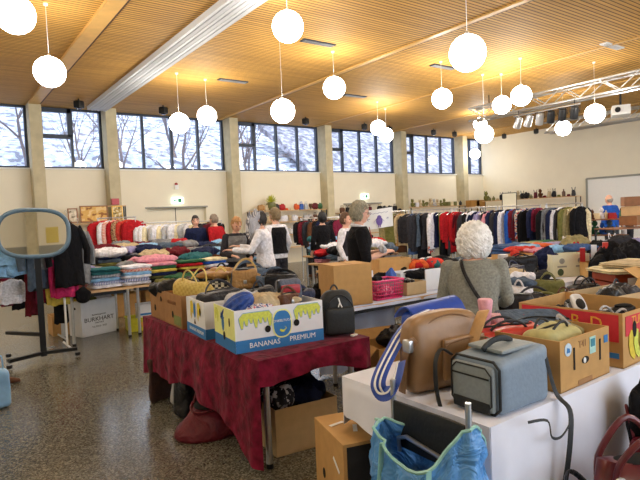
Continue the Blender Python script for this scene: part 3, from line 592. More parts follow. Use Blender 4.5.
MB().tube(arc((-.1, .06, .25), (.14, .1, .28), .12, 12, V((0, .6, 1))), .008, 7).build('handle', leather('maroon'), hbg); MB().tube(arc((.1, -.08, .2), (.24, .0, .1), .03, 8), .006, 6).build('buckle_strap', STEEL, hbg)
bag('handbag', 'black handbag on the floor behind the maroon leather one', (1.78, 4.38, 0), .3, .4, .2, .34, leather('black'), 'shoulder', seed=4)
bag('shopping_bag', 'dark brown folded cloth bag standing on the floor at the far cloth end', (1.68, 4.95, 0), .3, .26, .06, .4, mat('dark_brown_corduroy', (62, 38, 34), .9, bump=.2, crease=.6), 'none', seed=5, amp=.012, taper=1)
bag('shopping_bag', 'pale grey lettered bag on the floor beside the dark brown cloth bag', (1.76, 4.68, 0), .5, .16, .14, .3, plastic('silver'), 'none', seed=5, amp=.02)
# ------------------------------------------------------------------ second table with big carton and pink basket
WTC = mat('white_cotton', (226, 230, 244), .85, var=.04, scale=6, bump=.1); WTC2 = mat('bluish_white_cotton', (206, 216, 240), .85, var=.05, scale=6, bump=.1)
table('pine edged table behind the velvet table, holding the carton and pink basket', 3.02, 5.0, 4.05, 4.75, .74, PINE)
drape('white_cloth', 'white tablecloth under the big brown carton and pink basket', WTC2, 3.02, 5.0, 4.07, 4.78, .742, [((3.02, 4.78), (3.02, 4.07), .35, .3), ((3.02, 4.07), (5.0, 4.07), .03, .04), ((5.0, 4.07), (5.0, 4.78), .5, .5)], fold=.012)
tag(MB().sheet(lambda u, v: (3.1+1.1*u, 4.4+.04*math.sin(u*20), .72-.7*v), 30, 8).build('hanging_cloth', WTC2), 'bluish white sheet hanging under the table with the pink basket', 'cloth')
bx = carton('large plain brown closed carton next to the pink basket', (3.13, 4.13, .755), -.2, .42, .36, .4, KRAFT, closed=True)
deco(bx, 'T', rc(.205, 0, .215, .36), KRAFTD, 'top_seam', .4085)
pb = thing('laundry_basket', 'pink plastic mesh basket beside the large brown carton', 'basket', (3.85, 4.24, .752), -.05)
PK = mat('pink_plastic', (226, 62, 122), .35, bump=0); g = MB()
W_, D_, H_ = .34, .24, .2
for k in range(6):
    z = .015+k*.036; s = 1+.1*z/H_; r_ = .004 if k < 5 else .012
    P = [(-W_/2*s, -D_/2*s, z), (W_/2*s, -D_/2*s, z), (W_/2*s, D_/2*s, z), (-W_/2*s, D_/2*s, z), (-W_/2*s, -D_/2*s, z)]; g.tube(P, r_, 6)
for k in range(13):
    x = -W_/2+W_*k/12
    for s in (-1, 1): g.tube([(x, s*D_/2, .01), (x*1.1, s*D_/2*1.1, .2)], .0035, 5)
for k in range(9):
    y = -D_/2+D_*k/8
    for s in (-1, 1): g.tube([(s*W_/2, y, .01), (s*W_/2*1.1, y*1.1, .2)], .0035, 5)
g.box((0, 0, .006), (W_, D_, .01)); g.build('mesh_body', PK, pb)
rag('child_sock_bundle', 'pink and white bundle inside the pink basket', (3.85, 4.24, .765), 0, .27, .18, .12, patt('pink_bundle', 'blotch', [(220, 200, 210), (210, 90, 130), (110, 60, 90)], 30), 3, amp=.02, cat='cloth')
rag('black_cloth', 'black cloth on top of the pink basket', (3.78, 4.26, .93), .4, .16, .1, .06, cloth('black'), 2, amp=.02, cat='cloth')
fold('small white towel sticking up behind the pink basket', (3.95, 4.6, .75), .3, cloth('white'), 1, .5, .5, 3.0, cat='towel', name='folded_towel')
cc = carton('pale blue and white lidded box behind the pink basket', (3.66, 4.5, .752), 0, .3, .2, .26, WCARD, closed=True); deco(cc, 'F', rc(.02, .17, .18, .25), mat('pale_blue_paper', (112, 160, 216), .7, bump=0), 'blue_panel')
c6 = carton('small low pale carton right of the pink basket', (4.1, 4.12, .752), -.05, .28, .22, .14, KRAFT2)
rag('black_shoe_bag', 'black shoe bag poking out of the small pale carton', (4.22, 4.22, .85), 1, .18, .1, .08, leather('black'), 3, amp=.02, cat='bag')
rag('blue_strap_bundle', 'blue strap bundle above the small pale carton', (4.15, 4.42, .8), 1, .12, .1, .22, plastic('blue'), 3, amp=.02, cat='strap')
carton('long flat orange brown carton with white rim right of the pink basket', (4.32, 4.44, .752), -.12, .56, .28, .2, WCARD)
rag('black_jacket', 'black jacket slumped over the long flat carton', (4.6, 4.4, .86), -.2, .42, .16, .12, cloth('black'), 6, cat='jacket')
tag(MB().soft((0, 0, .12), (.42, .02, .24), .008, 6).build('white_board', WCARD, None, loc=(4.7, 4.2, .755), rz=-.1), 'white card leaning in front of the long flat carton', 'card')
b7 = carton('open brown carton on the floor under the pink basket table', (3.22, 3.62, 0), -.25, .6, .42, .42, KRAFT, flaps=True)
rag('black_boot_bag', 'black leather bag on the open floor carton below the pink basket', (3.6, 3.78, .34), .4, .4, .26, .2, leather('black'), 4, amp=.04, cat='bag')
# ------------------------------------------------------------------ foreground white table
table('folding table under the foreground white cloth', 1.86, 3.75, 1.43, 2.32, .74, WPAINT)
drape('white_cloth', 'white sheet covering the foreground table, draped far down its front', WTC, 1.82, 3.8, 1.38, 2.36, .742,
      [((1.82, 2.36), (1.82, 1.38), [.2, .24, .4, .62], 0), ((1.82, 1.38), (3.8, 1.38), [.62, .66, .68, .7], 0), ((3.8, 1.38), (3.8, 2.36), .4, .4), ((3.8, 2.36), (1.82, 2.36), .3, .25)], fold=.018, seed=3)
# brown leather messenger bag
TANL = mat('tan_grained_leather', (148, 114, 78), .38, var=.15, scale=14, bump=.12); TAND = mat('tan_leather_dark', (122, 88, 54), .4, var=.1, bump=0)
tb = thing('messenger_bag', 'tan brown leather messenger bag standing beside the grey cooler bag', 'bag', (2.1, 1.88, .752), -.1, ry=.0); tb.scale = (1.13, 1.1, 1.05)
MB().soft((0, 0, .185), (.42, .15, .37), .055, 14, .008, 6, 3, lambda q: V((q.x*(1-.06*(q.z/.185)), q.y*(1-.35*max(0, q.z/.185)), q.z-.12*max(0, q.z)*(q.x/.21)**2))).build('bag_body', TANL, tb)
MB().soft((.06, -.085, .15), (.25, .03, .2), .014, 10, .003, 7, 5).build('front_pocket', TANL, tb)
MB().tube(arc((-.18, -.05, .28), (.18, -.05, .28), .075, 16), .004, 6).build('zipper', TAND, tb)
MB().tube(arc((-.07, -.108, .22), (.19, -.108, .22), .02, 12, V((0, 0, 1))), .004, 6).build('pocket_trim', TAND, tb)
ribbon([(.2, -.03, .24), (.215, -.06, .34), (.17, -.09, .33), (.1, -.11, .24), (.04, -.13, .12), (.03, -.13, .03)], .055, .008, 'shoulder_strap', mat('tan_webbing', (186, 146, 96), .6, bump=.1), tb, (1, -.3, 0))
ribbon([(-.2, -.06, .27), (-.235, -.03, .2), (-.24, -.02, .1), (-.25, -.02, .02)], .06, .01, 'side_strap', TAND, tb, (0, 1, 0)); MB().soft((-.232, -.05, .24), (.03, .05, .06), .01, 4).build('metal_clip', STEEL, tb)
# blue bag with stripes
BLU = mat('royal_blue_nylon', (34, 72, 168), .45, var=.1, scale=20, bump=.1)
p = dp(432, 322, 3.05)
bb = thing('shoulder_bag', 'royal blue flap bag with white striped strap behind the tan bag', 'bag', (2.33, 2.15, .752), -.12); bb.scale = (.84, .9, .88)
MB().soft((0, .02, .19), (.42, .15, .38), .05, 12, .01, 5, 2, lambda q: V((q.x*(1+.1*q.z), q.y, q.z+.03*q.x))).build('bag_body', BLU, bb)
MB().sheet(lambda u, v: (-.22+.44*u, -.075+.02*math.sin(v*3)-.03*(1-v)+.2*v**1.5, .19+.225*math.sin((.12+v*.7)*PI)**.7+.03*u), 12, 12, .012).build('flap', BLU, bb)
for off, mm in ((0, BLU), (.012, PAPER), (-.022, PAPER)):
    w = .075 if off == 0 else .011; q = [dp(x+off*150, y, t-(.012 if off else 0)) for x, y, t in [(432, 310, 3.0), (416, 318, 2.88), (402, 333, 2.76), (391, 352, 2.66), (382, 370, 2.58), (378, 384, 2.52), (382, 393, 2.5), (391, 392, 2.45), (397, 380, 2.45), (401, 362, 2.5)]]
    if off == 0: st = ribbon(q, w, .008, 'striped_strap', mm, None, (.7, -.7, 0)); tag(st, 'royal blue strap with white stripes looping down left of the tan bag', 'strap')
    else: ribbon(q, w, .006, 'white_stripe', mm, st, (.7, -.7, 0))
# grey cooler bag
GCB = mat('grey_ripstop', (136, 146, 150), .6, var=.08, scale=60, bump=.15); GCD = mat('grey_blue_ripstop', (128, 146, 164), .6, var=.06, scale=60, bump=.15)
gbx = thing('cooler_bag', 'grey box shaped cooler bag with black piping at the table edge', 'bag', (1.925, 1.395, .752), -.03)
MB().soft((.18, .14, .125), (.36, .27, .25), .03, 12, .003, 5, 1, lambda q: V((q.x, q.y, q.z+.02*(q.x/.22)*(q.z > 0)))).build('bag_body', GCD, gbx)
MB().soft((-.012, .14, .115), (.035, .23, .2), .016, 10, .002).build('front_pocket', GCB, gbx)
MB().soft((-.03, .14, .035), (.012, .2, .05), .005, 6).build('black_mesh_panel', NYL, gbx)
ringp = lambda x, y0, y1, z0, z1: [(x, y0+.03, z0), (x, y0, z0+.03), (x, y0, z1-.03), (x, y0+.03, z1), (x, y1-.03, z1), (x, y1, z1-.03), (x, y1, z0+.03), (x, y1-.03, z0), (x, y0+.03, z0)]
MB().tube(ringp(.0, .008, .272, .005, .236), .0065, 8).build('piping', NYL, gbx); MB().tube(ringp(-.03, .03, .25, .02, .21), .004, 6).build('pocket_zip', NYL, gbx)
MB().tube([(-.034, .04, .165), (-.034, .24, .165)], .004, 6).build('pocket_seam', NYL, gbx)
MB().soft((.2, .15, .262), (.24, .2, .02), .008, 8, .005).build('lid', GCB, gbx)
MB().tube(arc((.06, .14, .262), (.26, .14, .272), .03, 12), .01, 8, 1.5).build('carry_handle', NYL, gbx)
ribbon([(.33, .005, .2), (.38, -.01, .03), (.38, -.075, -.03), (.34, -.1, -.14), (.3, -.1, -.3), (.22, -.11, -.42), (.12, -.115, -.46)], .028, .004, 'shoulder_strap', NYL, gbx, (1, 0, 0)); ribbon([(.36, -.09, -.08), (.28, -.095, -.12), (.2, -.1, -.1), (.17, -.1, -.02), (.05, -.09, .0)], .012, .004, 'strap_tail', NYL, gbx, (1, 0, 0))
ribbon([(.02, .29, .22), (-.03, .31, .25), (-.08, .3, .2), (-.09, .29, .08), (-.08, .28, .0)], .03, .012, 'carry_strap', NYL, gbx, (0, 1, 0))
# soft items right of the cooler bag
tag(MB().lathe([(.022, 0), (.028, .06), (.036, .12), (.042, .17), (.036, .18), (.0, .175)], n=14).build('rolled_umbrella', mat('pale_pink', (222, 160, 172), .6, bump=.3, crease=.5), None, loc=dp(486, 331, 3.0), rz=.2), 'upright rolled pink umbrella behind the tan bag', 'umbrella')
bag('handbag', 'olive green flap bag lying behind the cooler bag top', (2.32, 1.86, .752), .2, .36, .2, .2, cloth('grey'), 'flap', seed=2, flapm=cloth('olive'))
rag('pink_scarf', 'pale pink knitted scarf behind the red bag', dp(504, 328, 3.1), -.4, .22, .12, .09, mat('pale_pink_knit', (222, 172, 178), .9, scale=60, bump=.6), 3, cat='scarf')
rag('red_scarf', 'bright red cloth trailing beside the pink scarf', dp(520, 328, 3.15), .5, .24, .1, .09, cloth('red'), 5, cat='scarf')
bag('handbag', 'coral red and black sports bag in the heap on the white table', (2.50, 1.78, .86), -.45, .44, .17, .15, plastic('coral'), 'duffel', hm=NYL, seed=8, hh=.05, flapm=NYL)
sg = thing('handbag', 'slate grey flat bag with teal edging on top of the heap', 'bag', (2.76, 1.76, .955), -.4, rx=.3, ry=.05); sg.scale = (.9, .9, .9)
MB().soft((0, 0, .04), (.46, .3, .07), .03, 14, .012, 7, 3).build('bag_body', cloth('slate'), sg); MB().tube(cr([(-.23, -.14, .03), (-.1, -.158, .03), (.1, -.158, .02), (.23, -.14, .03)]), .014, 8).build('teal_edging', plastic('teal'), sg); MB().tube(cr([(-.22, -.05, .075), (-.05, .0, .085), (.2, -.03, .08)]), .006, 6).build('zipper', DSTEEL, sg)
bag('handbag', 'lilac flowered bag squeezed under the slate grey flat one', (2.44, 1.66, .752), -.3, .2, .14, .17, patt('lilac_flowers', 'blotch', [(120, 70, 120), (190, 140, 180), (90, 60, 90)], 30), 'none', seed=3)
bag('handbag', 'black bag beneath the coral red sports bag', (2.46, 1.9, .752), -.3, .36, .16, .14, leather('black'), 'none', seed=5)
# brown carton with bags
cb = carton('brown fruit carton with vertical slots in the middle of the white table', (2.39, 1.4, .752), .02, .49, .36, .25, KRAFT)
for x in (.12, .38): deco(cb, 'F', rc(x, .09, x+.014, .2), HOLE, 'vent_slot')
deco(cb, 'F', ov(.235, .12, .035, .018), HOLE, 'hand_hole'); deco(cb, 'F', ov(.225, .12, .012, .014), PAPER, 'white_handle_tab', .004); deco(cb, 'F', ov(.07, .2, .032, .032), mat('sticker_pale_blue', (196, 216, 232), .5, bump=0), 'round_sticker'); deco(cb, 'F', [(.055, .185), (.085, .185), (.08, .205), (.06, .21)], LBL, 'sticker_print', .004)
deco(cb, 'F', rc(.28, .14, .34, .225), mat('sticker_aqua', (170, 214, 206), .5, bump=0), 'square_sticker'); deco(cb, 'F', rc(.29, .175, .33, .215), mat('sticker_teal', (44, 130, 150), .5, bump=0), 'sticker_print', .004); deco(cb, 'F', rc(.43, .17, .47, .21), LBL, 'blue_print'); deco(cb, 'F', rc(.16, .005, .3, .03), KRAFTD, 'lower_print'); text('T41', .05, KRAFTD, cb, (.21, -.002, .205), (PI/2, 0, 0))
bag('handbag', 'cream and olive bowling bag with black straps inside the slotted carton', (2.6, 1.57, .80), .05, .34, .18, .22, mat('cream_olive_canvas', (178, 172, 116), .7, bump=.2), 'duffel', hm=NYL, seed=3, hh=.05, flapm=cloth('cream'))
bag('handbag', 'khaki bag at the right end of the slotted carton', (2.8, 1.6, .8), .9, .24, .12, .2, cloth('khaki'), 'shoulder', hm=cloth('silver'), seed=4, hh=.07)
# red banana carton
RPR = mat('print_red', (206, 44, 58), .6, var=.05, bump=0); RYE = mat('print_orange_yellow', (230, 170, 60), .6, bump=0)
crt = carton('red printed banana carton holding shoes at the right picture edge', (2.99, 1.39, .752), .02, .55, .62, .3, KRAFT, name='banana_box')
deco(crt, 'F', rc(.03, .17, .55, .28), RPR, 'red_panel'); text('TURBANA', .07, RYE, crt, (.26, -.004, .245), (PI/2, 0, 0)); [deco(crt, 'F', [(x0+.03, .2), (x0+.06, .19), (x0+.05, .12), (x0+.08, .05), (x0+.06, .03), (x0+.02, .06), (x0, .12), (x0+.005, .17)], LYE if k else LGOLD, 'printed_banana', .004+.001*k) for k, x0 in enumerate((.06, .12, .19))]; deco(crt, 'F', ov(.13, .2, .022, .045), HOLE, 'hand_hole', .006); deco(crt, 'F', ov(.36, .11, .025, .02), HOLE, 'hand_hole', .006)
deco(crt, 'L', rc(.02, .14, .6, .29), RPR, 'red_panel'); text('B', .1, RYE, crt, (-.004, .26, .23), (PI/2, 0, -PI/2)); text('D', .1, RYE, crt, (-.004, .14, .23), (PI/2, 0, -PI/2)); deco(crt, 'L', rc(.02, .05, .1, .08), LBL, 'blue_mark')
def shoe(label, c, rz, m, L=.27, heel=.02, group=None, rx=0):
    t = thing('shoe', label, 'shoe', c, rz, group, rx)
    MB().soft((0, 0, .012+heel*.4), (.085, L, .02), .01, 8, 0, 1, 0, lambda q: V((q.x*(1-.35*abs(q.y/L*2)**3), q.y, q.z+heel*(q.y < 0)*(-q.y/L)*1.2))).build('sole', NYL, t)
    MB().soft((0, 0, .05+heel*.4), (.08, L*.97, .06), .03, 10, .002, 5, 1, lambda q: V((q.x*(1-.35*abs(q.y/L*2)**3), q.y, q.z*(1-.45*max(0, q.y/L*2))-.015*max(0, q.y/L*2)+heel*(q.y < 0)*(-q.y/L)*1.2))).build('upper', m, t)
    MB().ell((0, -L*.2, .083+heel*.6), (.026, .06, .012), 12, 6).build('opening', HOLE, t); return t
shoe('silver soled pale shoe tilted in the red banana carton', (3.2, 1.75, .99), -.9, plastic('silver'), rx=.4); 
for i, (x, y, lb) in enumerate([(3.1, 1.6, 'black shoe at the near left of the red banana carton'), (3.35, 1.6, 'black shoe at the right of the red banana carton'), (3.3, 1.85, 'black shoe behind the silver soled one')]): shoe(lb, (x, y, .93), i*1.1, leather('black'))
bag('handbag', 'black and cream bag with round handle in the red banana carton', (3.22, 1.55, .8), -.2, .3, .16, .18, leather('black'), 'tote', hm=leather('silver'), seed=4, hh=.07)
rag('dark_bag', 'olive and black limp bag at the back of the red banana carton', (3.2, 1.86, .8), .3, .36, .2, .2, cloth('charcoal'), 4, cat='bag')
# floor carton, folding chair with the blue carrier bag, lower right bags
bf = carton('closed brown carton on the floor below the striped strap', (1.68, 2.20, 0), -.27, .56, .44, .44, KRAFT, closed=True)
deco(bf, 'F', rc(.02, .0, .56, .43), mat('black_panel', (28, 26, 26), .8, bump=0), 'black_side'); deco(bf, 'T', ov(.32, .14, .06, .008), HOLE, 'hand_slot', .4485); deco(bf, 'L', ov(.3, .17, .02, .03), HOLE, 'hand_hole')
for i, (a, b_, r_) in enumerate([(.05, .12, .3), (.12, .02, 1.2)]): MB().soft((a+.03, b_+.16, .45), (.1, .025, .002), .001, 2, M=Matrix.Rotation(r_, 4, 'Z')).build('tape', PAPER, bf)
MB().soft((-.003, .1, .3), (.002, .1, .02), .001, 2, M=Matrix.Rotation(.6, 4, 'X')).build('tape', PAPER, bf)
ch = thing('folding_chair', 'folding chair with silver posts and black back inside the blue bag', 'chair', (1.48, 1.56, 0), 0)
for y in (-.21, .21):
    MB().tube([(.17, y, .9), (.17, y, .45), (.2, y, .02)], .013, 10).build('back_post', STEEL, ch); MB().tube([(-.2, y, .02), (.1, y, .45)], .012, 8).build('front_leg', STEEL, ch)
MB().soft((.165, 0, .71), (.02, .4, .2), .008, 8, .004).build('backrest', NYL, ch); MB().soft((-.02, 0, .45), (.36, .4, .03), .012, 6).build('seat', NYL, ch)
MB().tube([(.14, -.15, .64), (.135, .1, .68), (.135, .15, .66), (.14, .15, .60)], .01, 8).build('silver_rod', STEEL, ch)
BBL = bpy.data.materials.new('translucent_blue_film'); BBL.use_nodes = True; b_ = BBL.node_tree.nodes['Principled BSDF']; b_.inputs['Base Color'].default_value = (*lin((92, 158, 226)), 1); b_.inputs['Roughness'].default_value = .3; b_.inputs['Alpha'].default_value = .88
cbg = thing('carrier_bag', 'crinkled light blue plastic bag hung around the folding chair', 'bag', (1.56, 1.5, 0), 0)
def film(u, v):
    a = 2*PI*u; r1 = .2+.06*(1-v)+.04*noise.noise(V((math.cos(a)*3, math.sin(a)*3, v*5)))+.018*noise.noise(V((math.cos(a)*11, math.sin(a)*11, v*9))); x = math.cos(a)*(r1-.02); y = math.sin(a)*(r1+.05)
    top = .80-.05*math.cos(a-.4)-.16*abs(math.cos(a))**2+.04*math.sin(a*3)+.01*noise.noise(V((a*4, 0, 0))); return (x*.85, y, .25+(top-.25)*v)
BBR = mat('pale_green_hem', (150, 204, 196), .4, bump=0)
MB().sheet(film, 64, 20, .003).build('bag_film', mat('crinkled_blue_film', (92, 158, 226), .3, bump=.1, scale=12, crease=1.0), cbg, ang=180); BBL.node_tree.nodes['Principled BSDF'].inputs['Transmission Weight'].default_value = .0
MB().tube([V(film(i/64, 1))+V((0, 0, .003)) for i in range(65)], .007, 5).build('hem', BBR, cbg)
for u in (.44, .60): 
    p0 = V(film(u, 1)); MB().tube([p0+V((-.01, 0, 0)), p0+V((-.03, 0, -.15)), p0+V((-.04, .01, -.4))], .006, 6, 2.5).build('handle_band', BBR, cbg)
MRL = mat('burgundy_leather', (98, 38, 42), .28, var=.25, scale=20, bump=.15)
lb_ = thing('leather_handbag', 'glossy burgundy leather handbag in the lower right corner', 'bag', (2.44, 1.08, .0), -.5); lb_.scale = (1.12, 1.1, 1.12)
g = MB(); g.loft([((0, 0, 0), V((.2, 0, 0)), V((0, .11, 0))), ((0, 0, .04), V((.23, 0, 0)), V((0, .13, 0))), ((0, 0, .2), V((.23, 0, 0)), V((0, .12, 0))), ((0, 0, .36), V((.2, 0, 0)), V((0, .09, 0))), ((0, 0, .47), V((.17, 0, 0)), V((0, .055, 0)))], 32)
g.v = [q+noise.noise_vector(q*8)*.03*(q.z > .01) for q in g.v]; g.build('bag_body', MRL, lb_, ang=80); MB().ell((0, 0, .475), (.14, .045, .012), 18, 6).build('open_mouth', HOLE, lb_)
for y_, h_, m_ in ((-.06, .12, MRL), (.05, .15, MRL)): MB().tube(cr([(-.14, y_, .4), (-.12, y_*1.1, .5), (0, y_*1.2, .47+h_), (.12, y_*1.1, .5), (.14, y_, .4)], 5), .013, 8).build('handle', m_, lb_)
for x_ in (-.13, .13): MB().tube([(x_+.025*math.cos(a*PI/6), -.075, .42+.025*math.sin(a*PI/6)) for a in range(13)], .005, 6).build('metal_ring', STEEL, lb_)
MB().soft((0, -.1, .36), (.07, .02, .16), .008, 5).build('front_strap', MRL, lb_); MB().box((0, -.115, .31), (.05, .008, .04)).build('buckle', STEEL, lb_)
bag('handbag', 'black shiny bag on the floor left of the burgundy one', (2.12, 1.14, 0), .2, .34, .22, .42, leather('black'), 'shoulder', seed=6)
rag('black_coat', 'black coat hanging at the right end of the white table front', (2.86, 1.2, .3), .2, .3, .16, .48, cloth('black'), 6, cat='coat')
bag('handbag', 'dark red bag peeping behind the burgundy handbag', (2.78, 1.2, 0), .4, .26, .14, .52, leather('maroon'), 'tote', seed=6)
# ------------------------------------------------------------------ people
def hairm(n, c): return mat('hair_'+n, c, .6, var=.25, scale=24, bump=.12)
def person(label, pos, fdir, H=1.66, lean=0, arms=None, top=None, hem=.84, sleeve=1.0, vest=None, legs=None, hair=None, style='short', vox=.014, hyaw=0, hpitch=0, glasses=False, skirt=False, locks=70, fold=.0, bulk=1.0, stride=0):
    def stp(g_, st):
        for i in range(st, len(g_.v)): v_ = g_.v[i]; g_.v[i] = v_+V((0, stride*(1 if v_.x < 0 else -1)*max(0, 1-v_.z/.88), 0))
    s = H/1.7; rz = math.atan2(-fdir[0], fdir[1]); arms = arms or [None, None]
    def bend(p):
        p = V(p)
        if p.z > .95: q = p-V((0, 0, .95)); q.rotate(Euler((-lean, 0, 0))); p = q+V((0, 0, .95))
        return p
    Mh = Matrix.Translation((0, 0, 1.48)) @ Euler((-hpitch, 0, hyaw)).to_matrix().to_4x4() @ Matrix.Translation((0, 0, -1.48))
    hd = lambda p: bend(Mh @ V(p))
    def H_(b, st):
        for i in range(st, len(b.v)): b.v[i] = hd(b.v[i])
    LV = [(.80, .15, .11), (.90, .175, .125), (1.03, .145, .105), (1.18, .155, .115), (1.30, .175, .12), (1.38, .15, .095), (1.43, .085, .07)]
    def torso(b, g, z0=.0, z1=9):
        R_ = [(z, a*bulk+g, c*bulk+g) for z, a, c in LV if z0 <= z <= z1]
        if z0 > .8: z = z0; R_ = [(z, .17*bulk+g*1.1, .125*bulk+g*1.1)]+[r for r in R_ if r[0] > z]
        elif z0 < .8 and z0 > 0: R_ = [(z0, .18*bulk+g, .13*bulk+g)]+R_
        b.loft([(bend((0, 0, z)), V((a, 0, 0)), V((0, c, 0))) for z, a, c in R_], 24)
    sh = [bend((sx*.175*bulk, 0, 1.36)) for sx in (-1, 1)]; AR = []
    for i, sx in enumerate((-1, 1)):
        a = arms[i]; AR.append([sh[i], V(a[0]), V(a[1])] if a else [sh[i], bend((sx*.25*bulk, -.03, 1.1)), bend((sx*.24*bulk, .07, .87))])
    b = MB(); torso(b, 0); st = len(b.v)
    b.ell((0, 0, 1.585), (.076, .097, .118), 20, 14); b.ell((0, .03, 1.52), (.055, .064, .055)); b.ell((0, .103, 1.565), (.013, .02, .024), 8, 6); b.ell((0, .075, 1.612), (.06, .025, .014), 10, 6)
    for sx in (-1, 1): b.ell((sx*.077, 0, 1.575), (.011, .02, .032), 8, 6); b.ell((sx*.035, .075, 1.545), (.025, .022, .022), 8, 6)
    H_(b, st); b.tube([bend((0, -.01, 1.38)), hd((0, 0, 1.48)), hd((0, .005, 1.54))], [.062, .052, .055], 14)
    for i, sx in enumerate((-1, 1)):
        S, E_, Wr = AR[i]; b.tube([S, S.lerp(E_, .5), E_, E_.lerp(Wr, .4), Wr], [.052, .045, .038, .036, .026], 12); b.ell(S, (.055, .055, .055)); b.ell(E_, (.04, .04, .04))
        dr = (Wr-E_).normalized(); side = dr.cross(V((0, 0, 1))); side = side.normalized() if side.length > .1 else V((1, 0, 0)); nn = side.cross(dr)
        pc = Wr+dr*.05; b.loft([(Wr, side*.026, nn*.018), (pc, side*.04, nn*.016), (Wr+dr*.09, side*.04, nn*.014)], 12)
        for k in range(4):
            o = side*(-.03+.02*k); L = (.066, .076, .072, .056)[k]; p0 = Wr+dr*.085+o; b.tube([p0, p0+dr*L*.45-nn*.004, p0+dr*L*.8-nn*.018, p0+dr*L-nn*.03], [.0095, .009, .0085, .007], 7)
        tp = Wr+dr*.03-side*sx*.03; b.tube([tp, tp-side*sx*.025+dr*.025, tp-side*sx*.03+dr*.055-nn*.01], [.013, .011, .008], 7)
    st = len(b.v)
    for sx in (-1, 1):
        b.tube([(sx*.09, 0, .88), (sx*.1, 0, .7), (sx*.1, .01, .48), (sx*.1, -.01, .3), (sx*.1, -.02, .08)], [.095, .082, .06, .055, .036], 14); b.loft([((sx*.1, -.05, .035), V((.035, 0, 0)), V((0, 0, .035))), ((sx*.1, .06, .035), V((.045, 0, 0)), V((0, 0, .03))), ((sx*.105, .17, .025), V((.035, 0, 0)), V((0, 0, .02)))], 10)
    stp(b, st); o = remesh(b, 'person', SKIN, vox, None, pos, rz); o.scale = (s, s, s); tag(o, label, 'person')
    g = MB(); torso(g, .018, hem)
    for i in (0, 1):
        S, E_, Wr = AR[i]
        if sleeve > 0:
            e1 = S.lerp(E_, min(1, sleeve*2)); P = [S+(S-bend((0, 0, 1.36))).normalized()*-.06, S, S.lerp(e1, .6), e1]; Rr = [.06, .074, .064, .056]
            if sleeve > .5: P += [E_.lerp(Wr, (sleeve-.5)*2*.5), E_.lerp(Wr, (sleeve-.5)*2*.94)]; Rr += [.052, .044]
            g.tube(P, Rr, 14); g.ell(S, (.074, .074, .07))
            if sleeve >= .5: g.ell(e1, (.056, .056, .056))
    if fold:
        g.v = [q+noise.noise_vector(V((q.x*3, q.y*3, q.z*9)))*fold for q in g.v]
    remesh(g, 'top', top or cloth('black'), vox, o)
    if vest:
        w = MB(); torso(w, .034, .93, 1.39); w.loft([(bend((0, 0, 1.36)), V((.15, 0, 0)), V((0, .11, 0))), (bend((0, 0, 1.41)), V((.1, 0, 0)), V((0, .09, 0)))], 20); remesh(w, 'vest', vest, vox, o)
    c = MB(); lm = legs or cloth('charcoal')
    if skirt: c.loft([((0, 0, .97), V((.15, 0, 0)), V((0, .12, 0))), ((0, 0, .85), V((.19, 0, 0)), V((0, .14, 0))), ((0, 0, .45), V((.22, 0, 0)), V((0, .19, 0)))], 24)
    else:
        c.loft([((0, 0, .97), V((.16, 0, 0)), V((0, .12, 0))), ((0, 0, .86), V((.185, 0, 0)), V((0, .135, 0))), ((0, 0, .78), V((.17, 0, 0)), V((0, .12, 0)))], 20)
        for sx in (-1, 1): c.tube([(sx*.09, 0, .86), (sx*.1, 0, .7), (sx*.1, .01, .48), (sx*.1, -.01, .3), (sx*.1, -.02, .09)], [.105, .098, .08, .074, .07], 14)
    stp(c, 0); remesh(c, 'skirt' if skirt else 'trousers', lm, .016, o)
    for sx in (-1, 1):
        sb = MB(); sb.loft([((sx*.1, -.075, .045), V((.035, 0, 0)), V((0, 0, .043))), ((sx*.1, .04, .05), V((.046, 0, 0)), V((0, 0, .045))), ((sx*.105, .13, .035), V((.045, 0, 0)), V((0, 0, .032))), ((sx*.105, .19, .025), V((.025, 0, 0)), V((0, 0, .02)))], 14); stp(sb, 0); sb.build('shoe', leather('brown'), o)
    if hair:
        h = MB(); st = 0; r = random.Random(len(label)*7+int(pos[0]*10)); big = {'short': (.088, .108, .13, .03), 'curly': (.138, .145, .168, .10), 'bob': (.094, .112, .135, .04), 'bald': (.079, .1, .09, .01)}[style]
        def fn(p):
            k = 1+big[3]*noise.noise(p*3.2)*1.6
            if style == 'bald':
                if p.z > .15 or p.y > .1: k *= .85
            elif p.y > .2 and p.z < .5-.5*(p.y < .45): k *= .78
            elif style == 'short' and p.z < -.75: k *= .9
            return p*k
        cz = 1.57 if style == 'bald' else (1.585 if style == 'curly' else 1.597); h.ell((0, -.012, cz), big[:3], 30, 22, None, fn)
        if style != 'bald':
            for i in range(locks):
                th = r.uniform(0, 2*PI); ph = r.uniform(-.5, 1.45)
                if math.sin(th) > .35 and ph < .45: continue
                P = []
                for k in range(6):
                    e = ph-.16*k; tt = th+.12*math.sin(k*1.9+i)*(2 if style == 'curly' else 1); R0 = 1.0+.05*math.sin(k*2.1+i)*(1.6 if style == 'curly' else .6)-(.06 if k == 5 or k == 0 else 0)
                    P.append(V((math.cos(e)*math.cos(tt)*big[0]*R0, -.012+math.cos(e)*math.sin(tt)*big[1]*R0, cz+math.sin(e)*big[2]*R0)))
                h.tube(cr(P, 2), .012 if style == 'curly' else .006, 5)
        H_(h, 0); h.build('hair', hair, o, ang=180)
    e = MB()
    for sx in (-1, 1): e.ell((sx*.03, .0875, 1.588), (.013, .008, .007), 8, 6); 
    H_(e, 0); e.build('eyes', EYE_M, o); l = MB(); l.ell((0, .0915, 1.522), (.022, .008, .006), 8, 6); H_(l, 0); l.build('mouth', LIP, o)
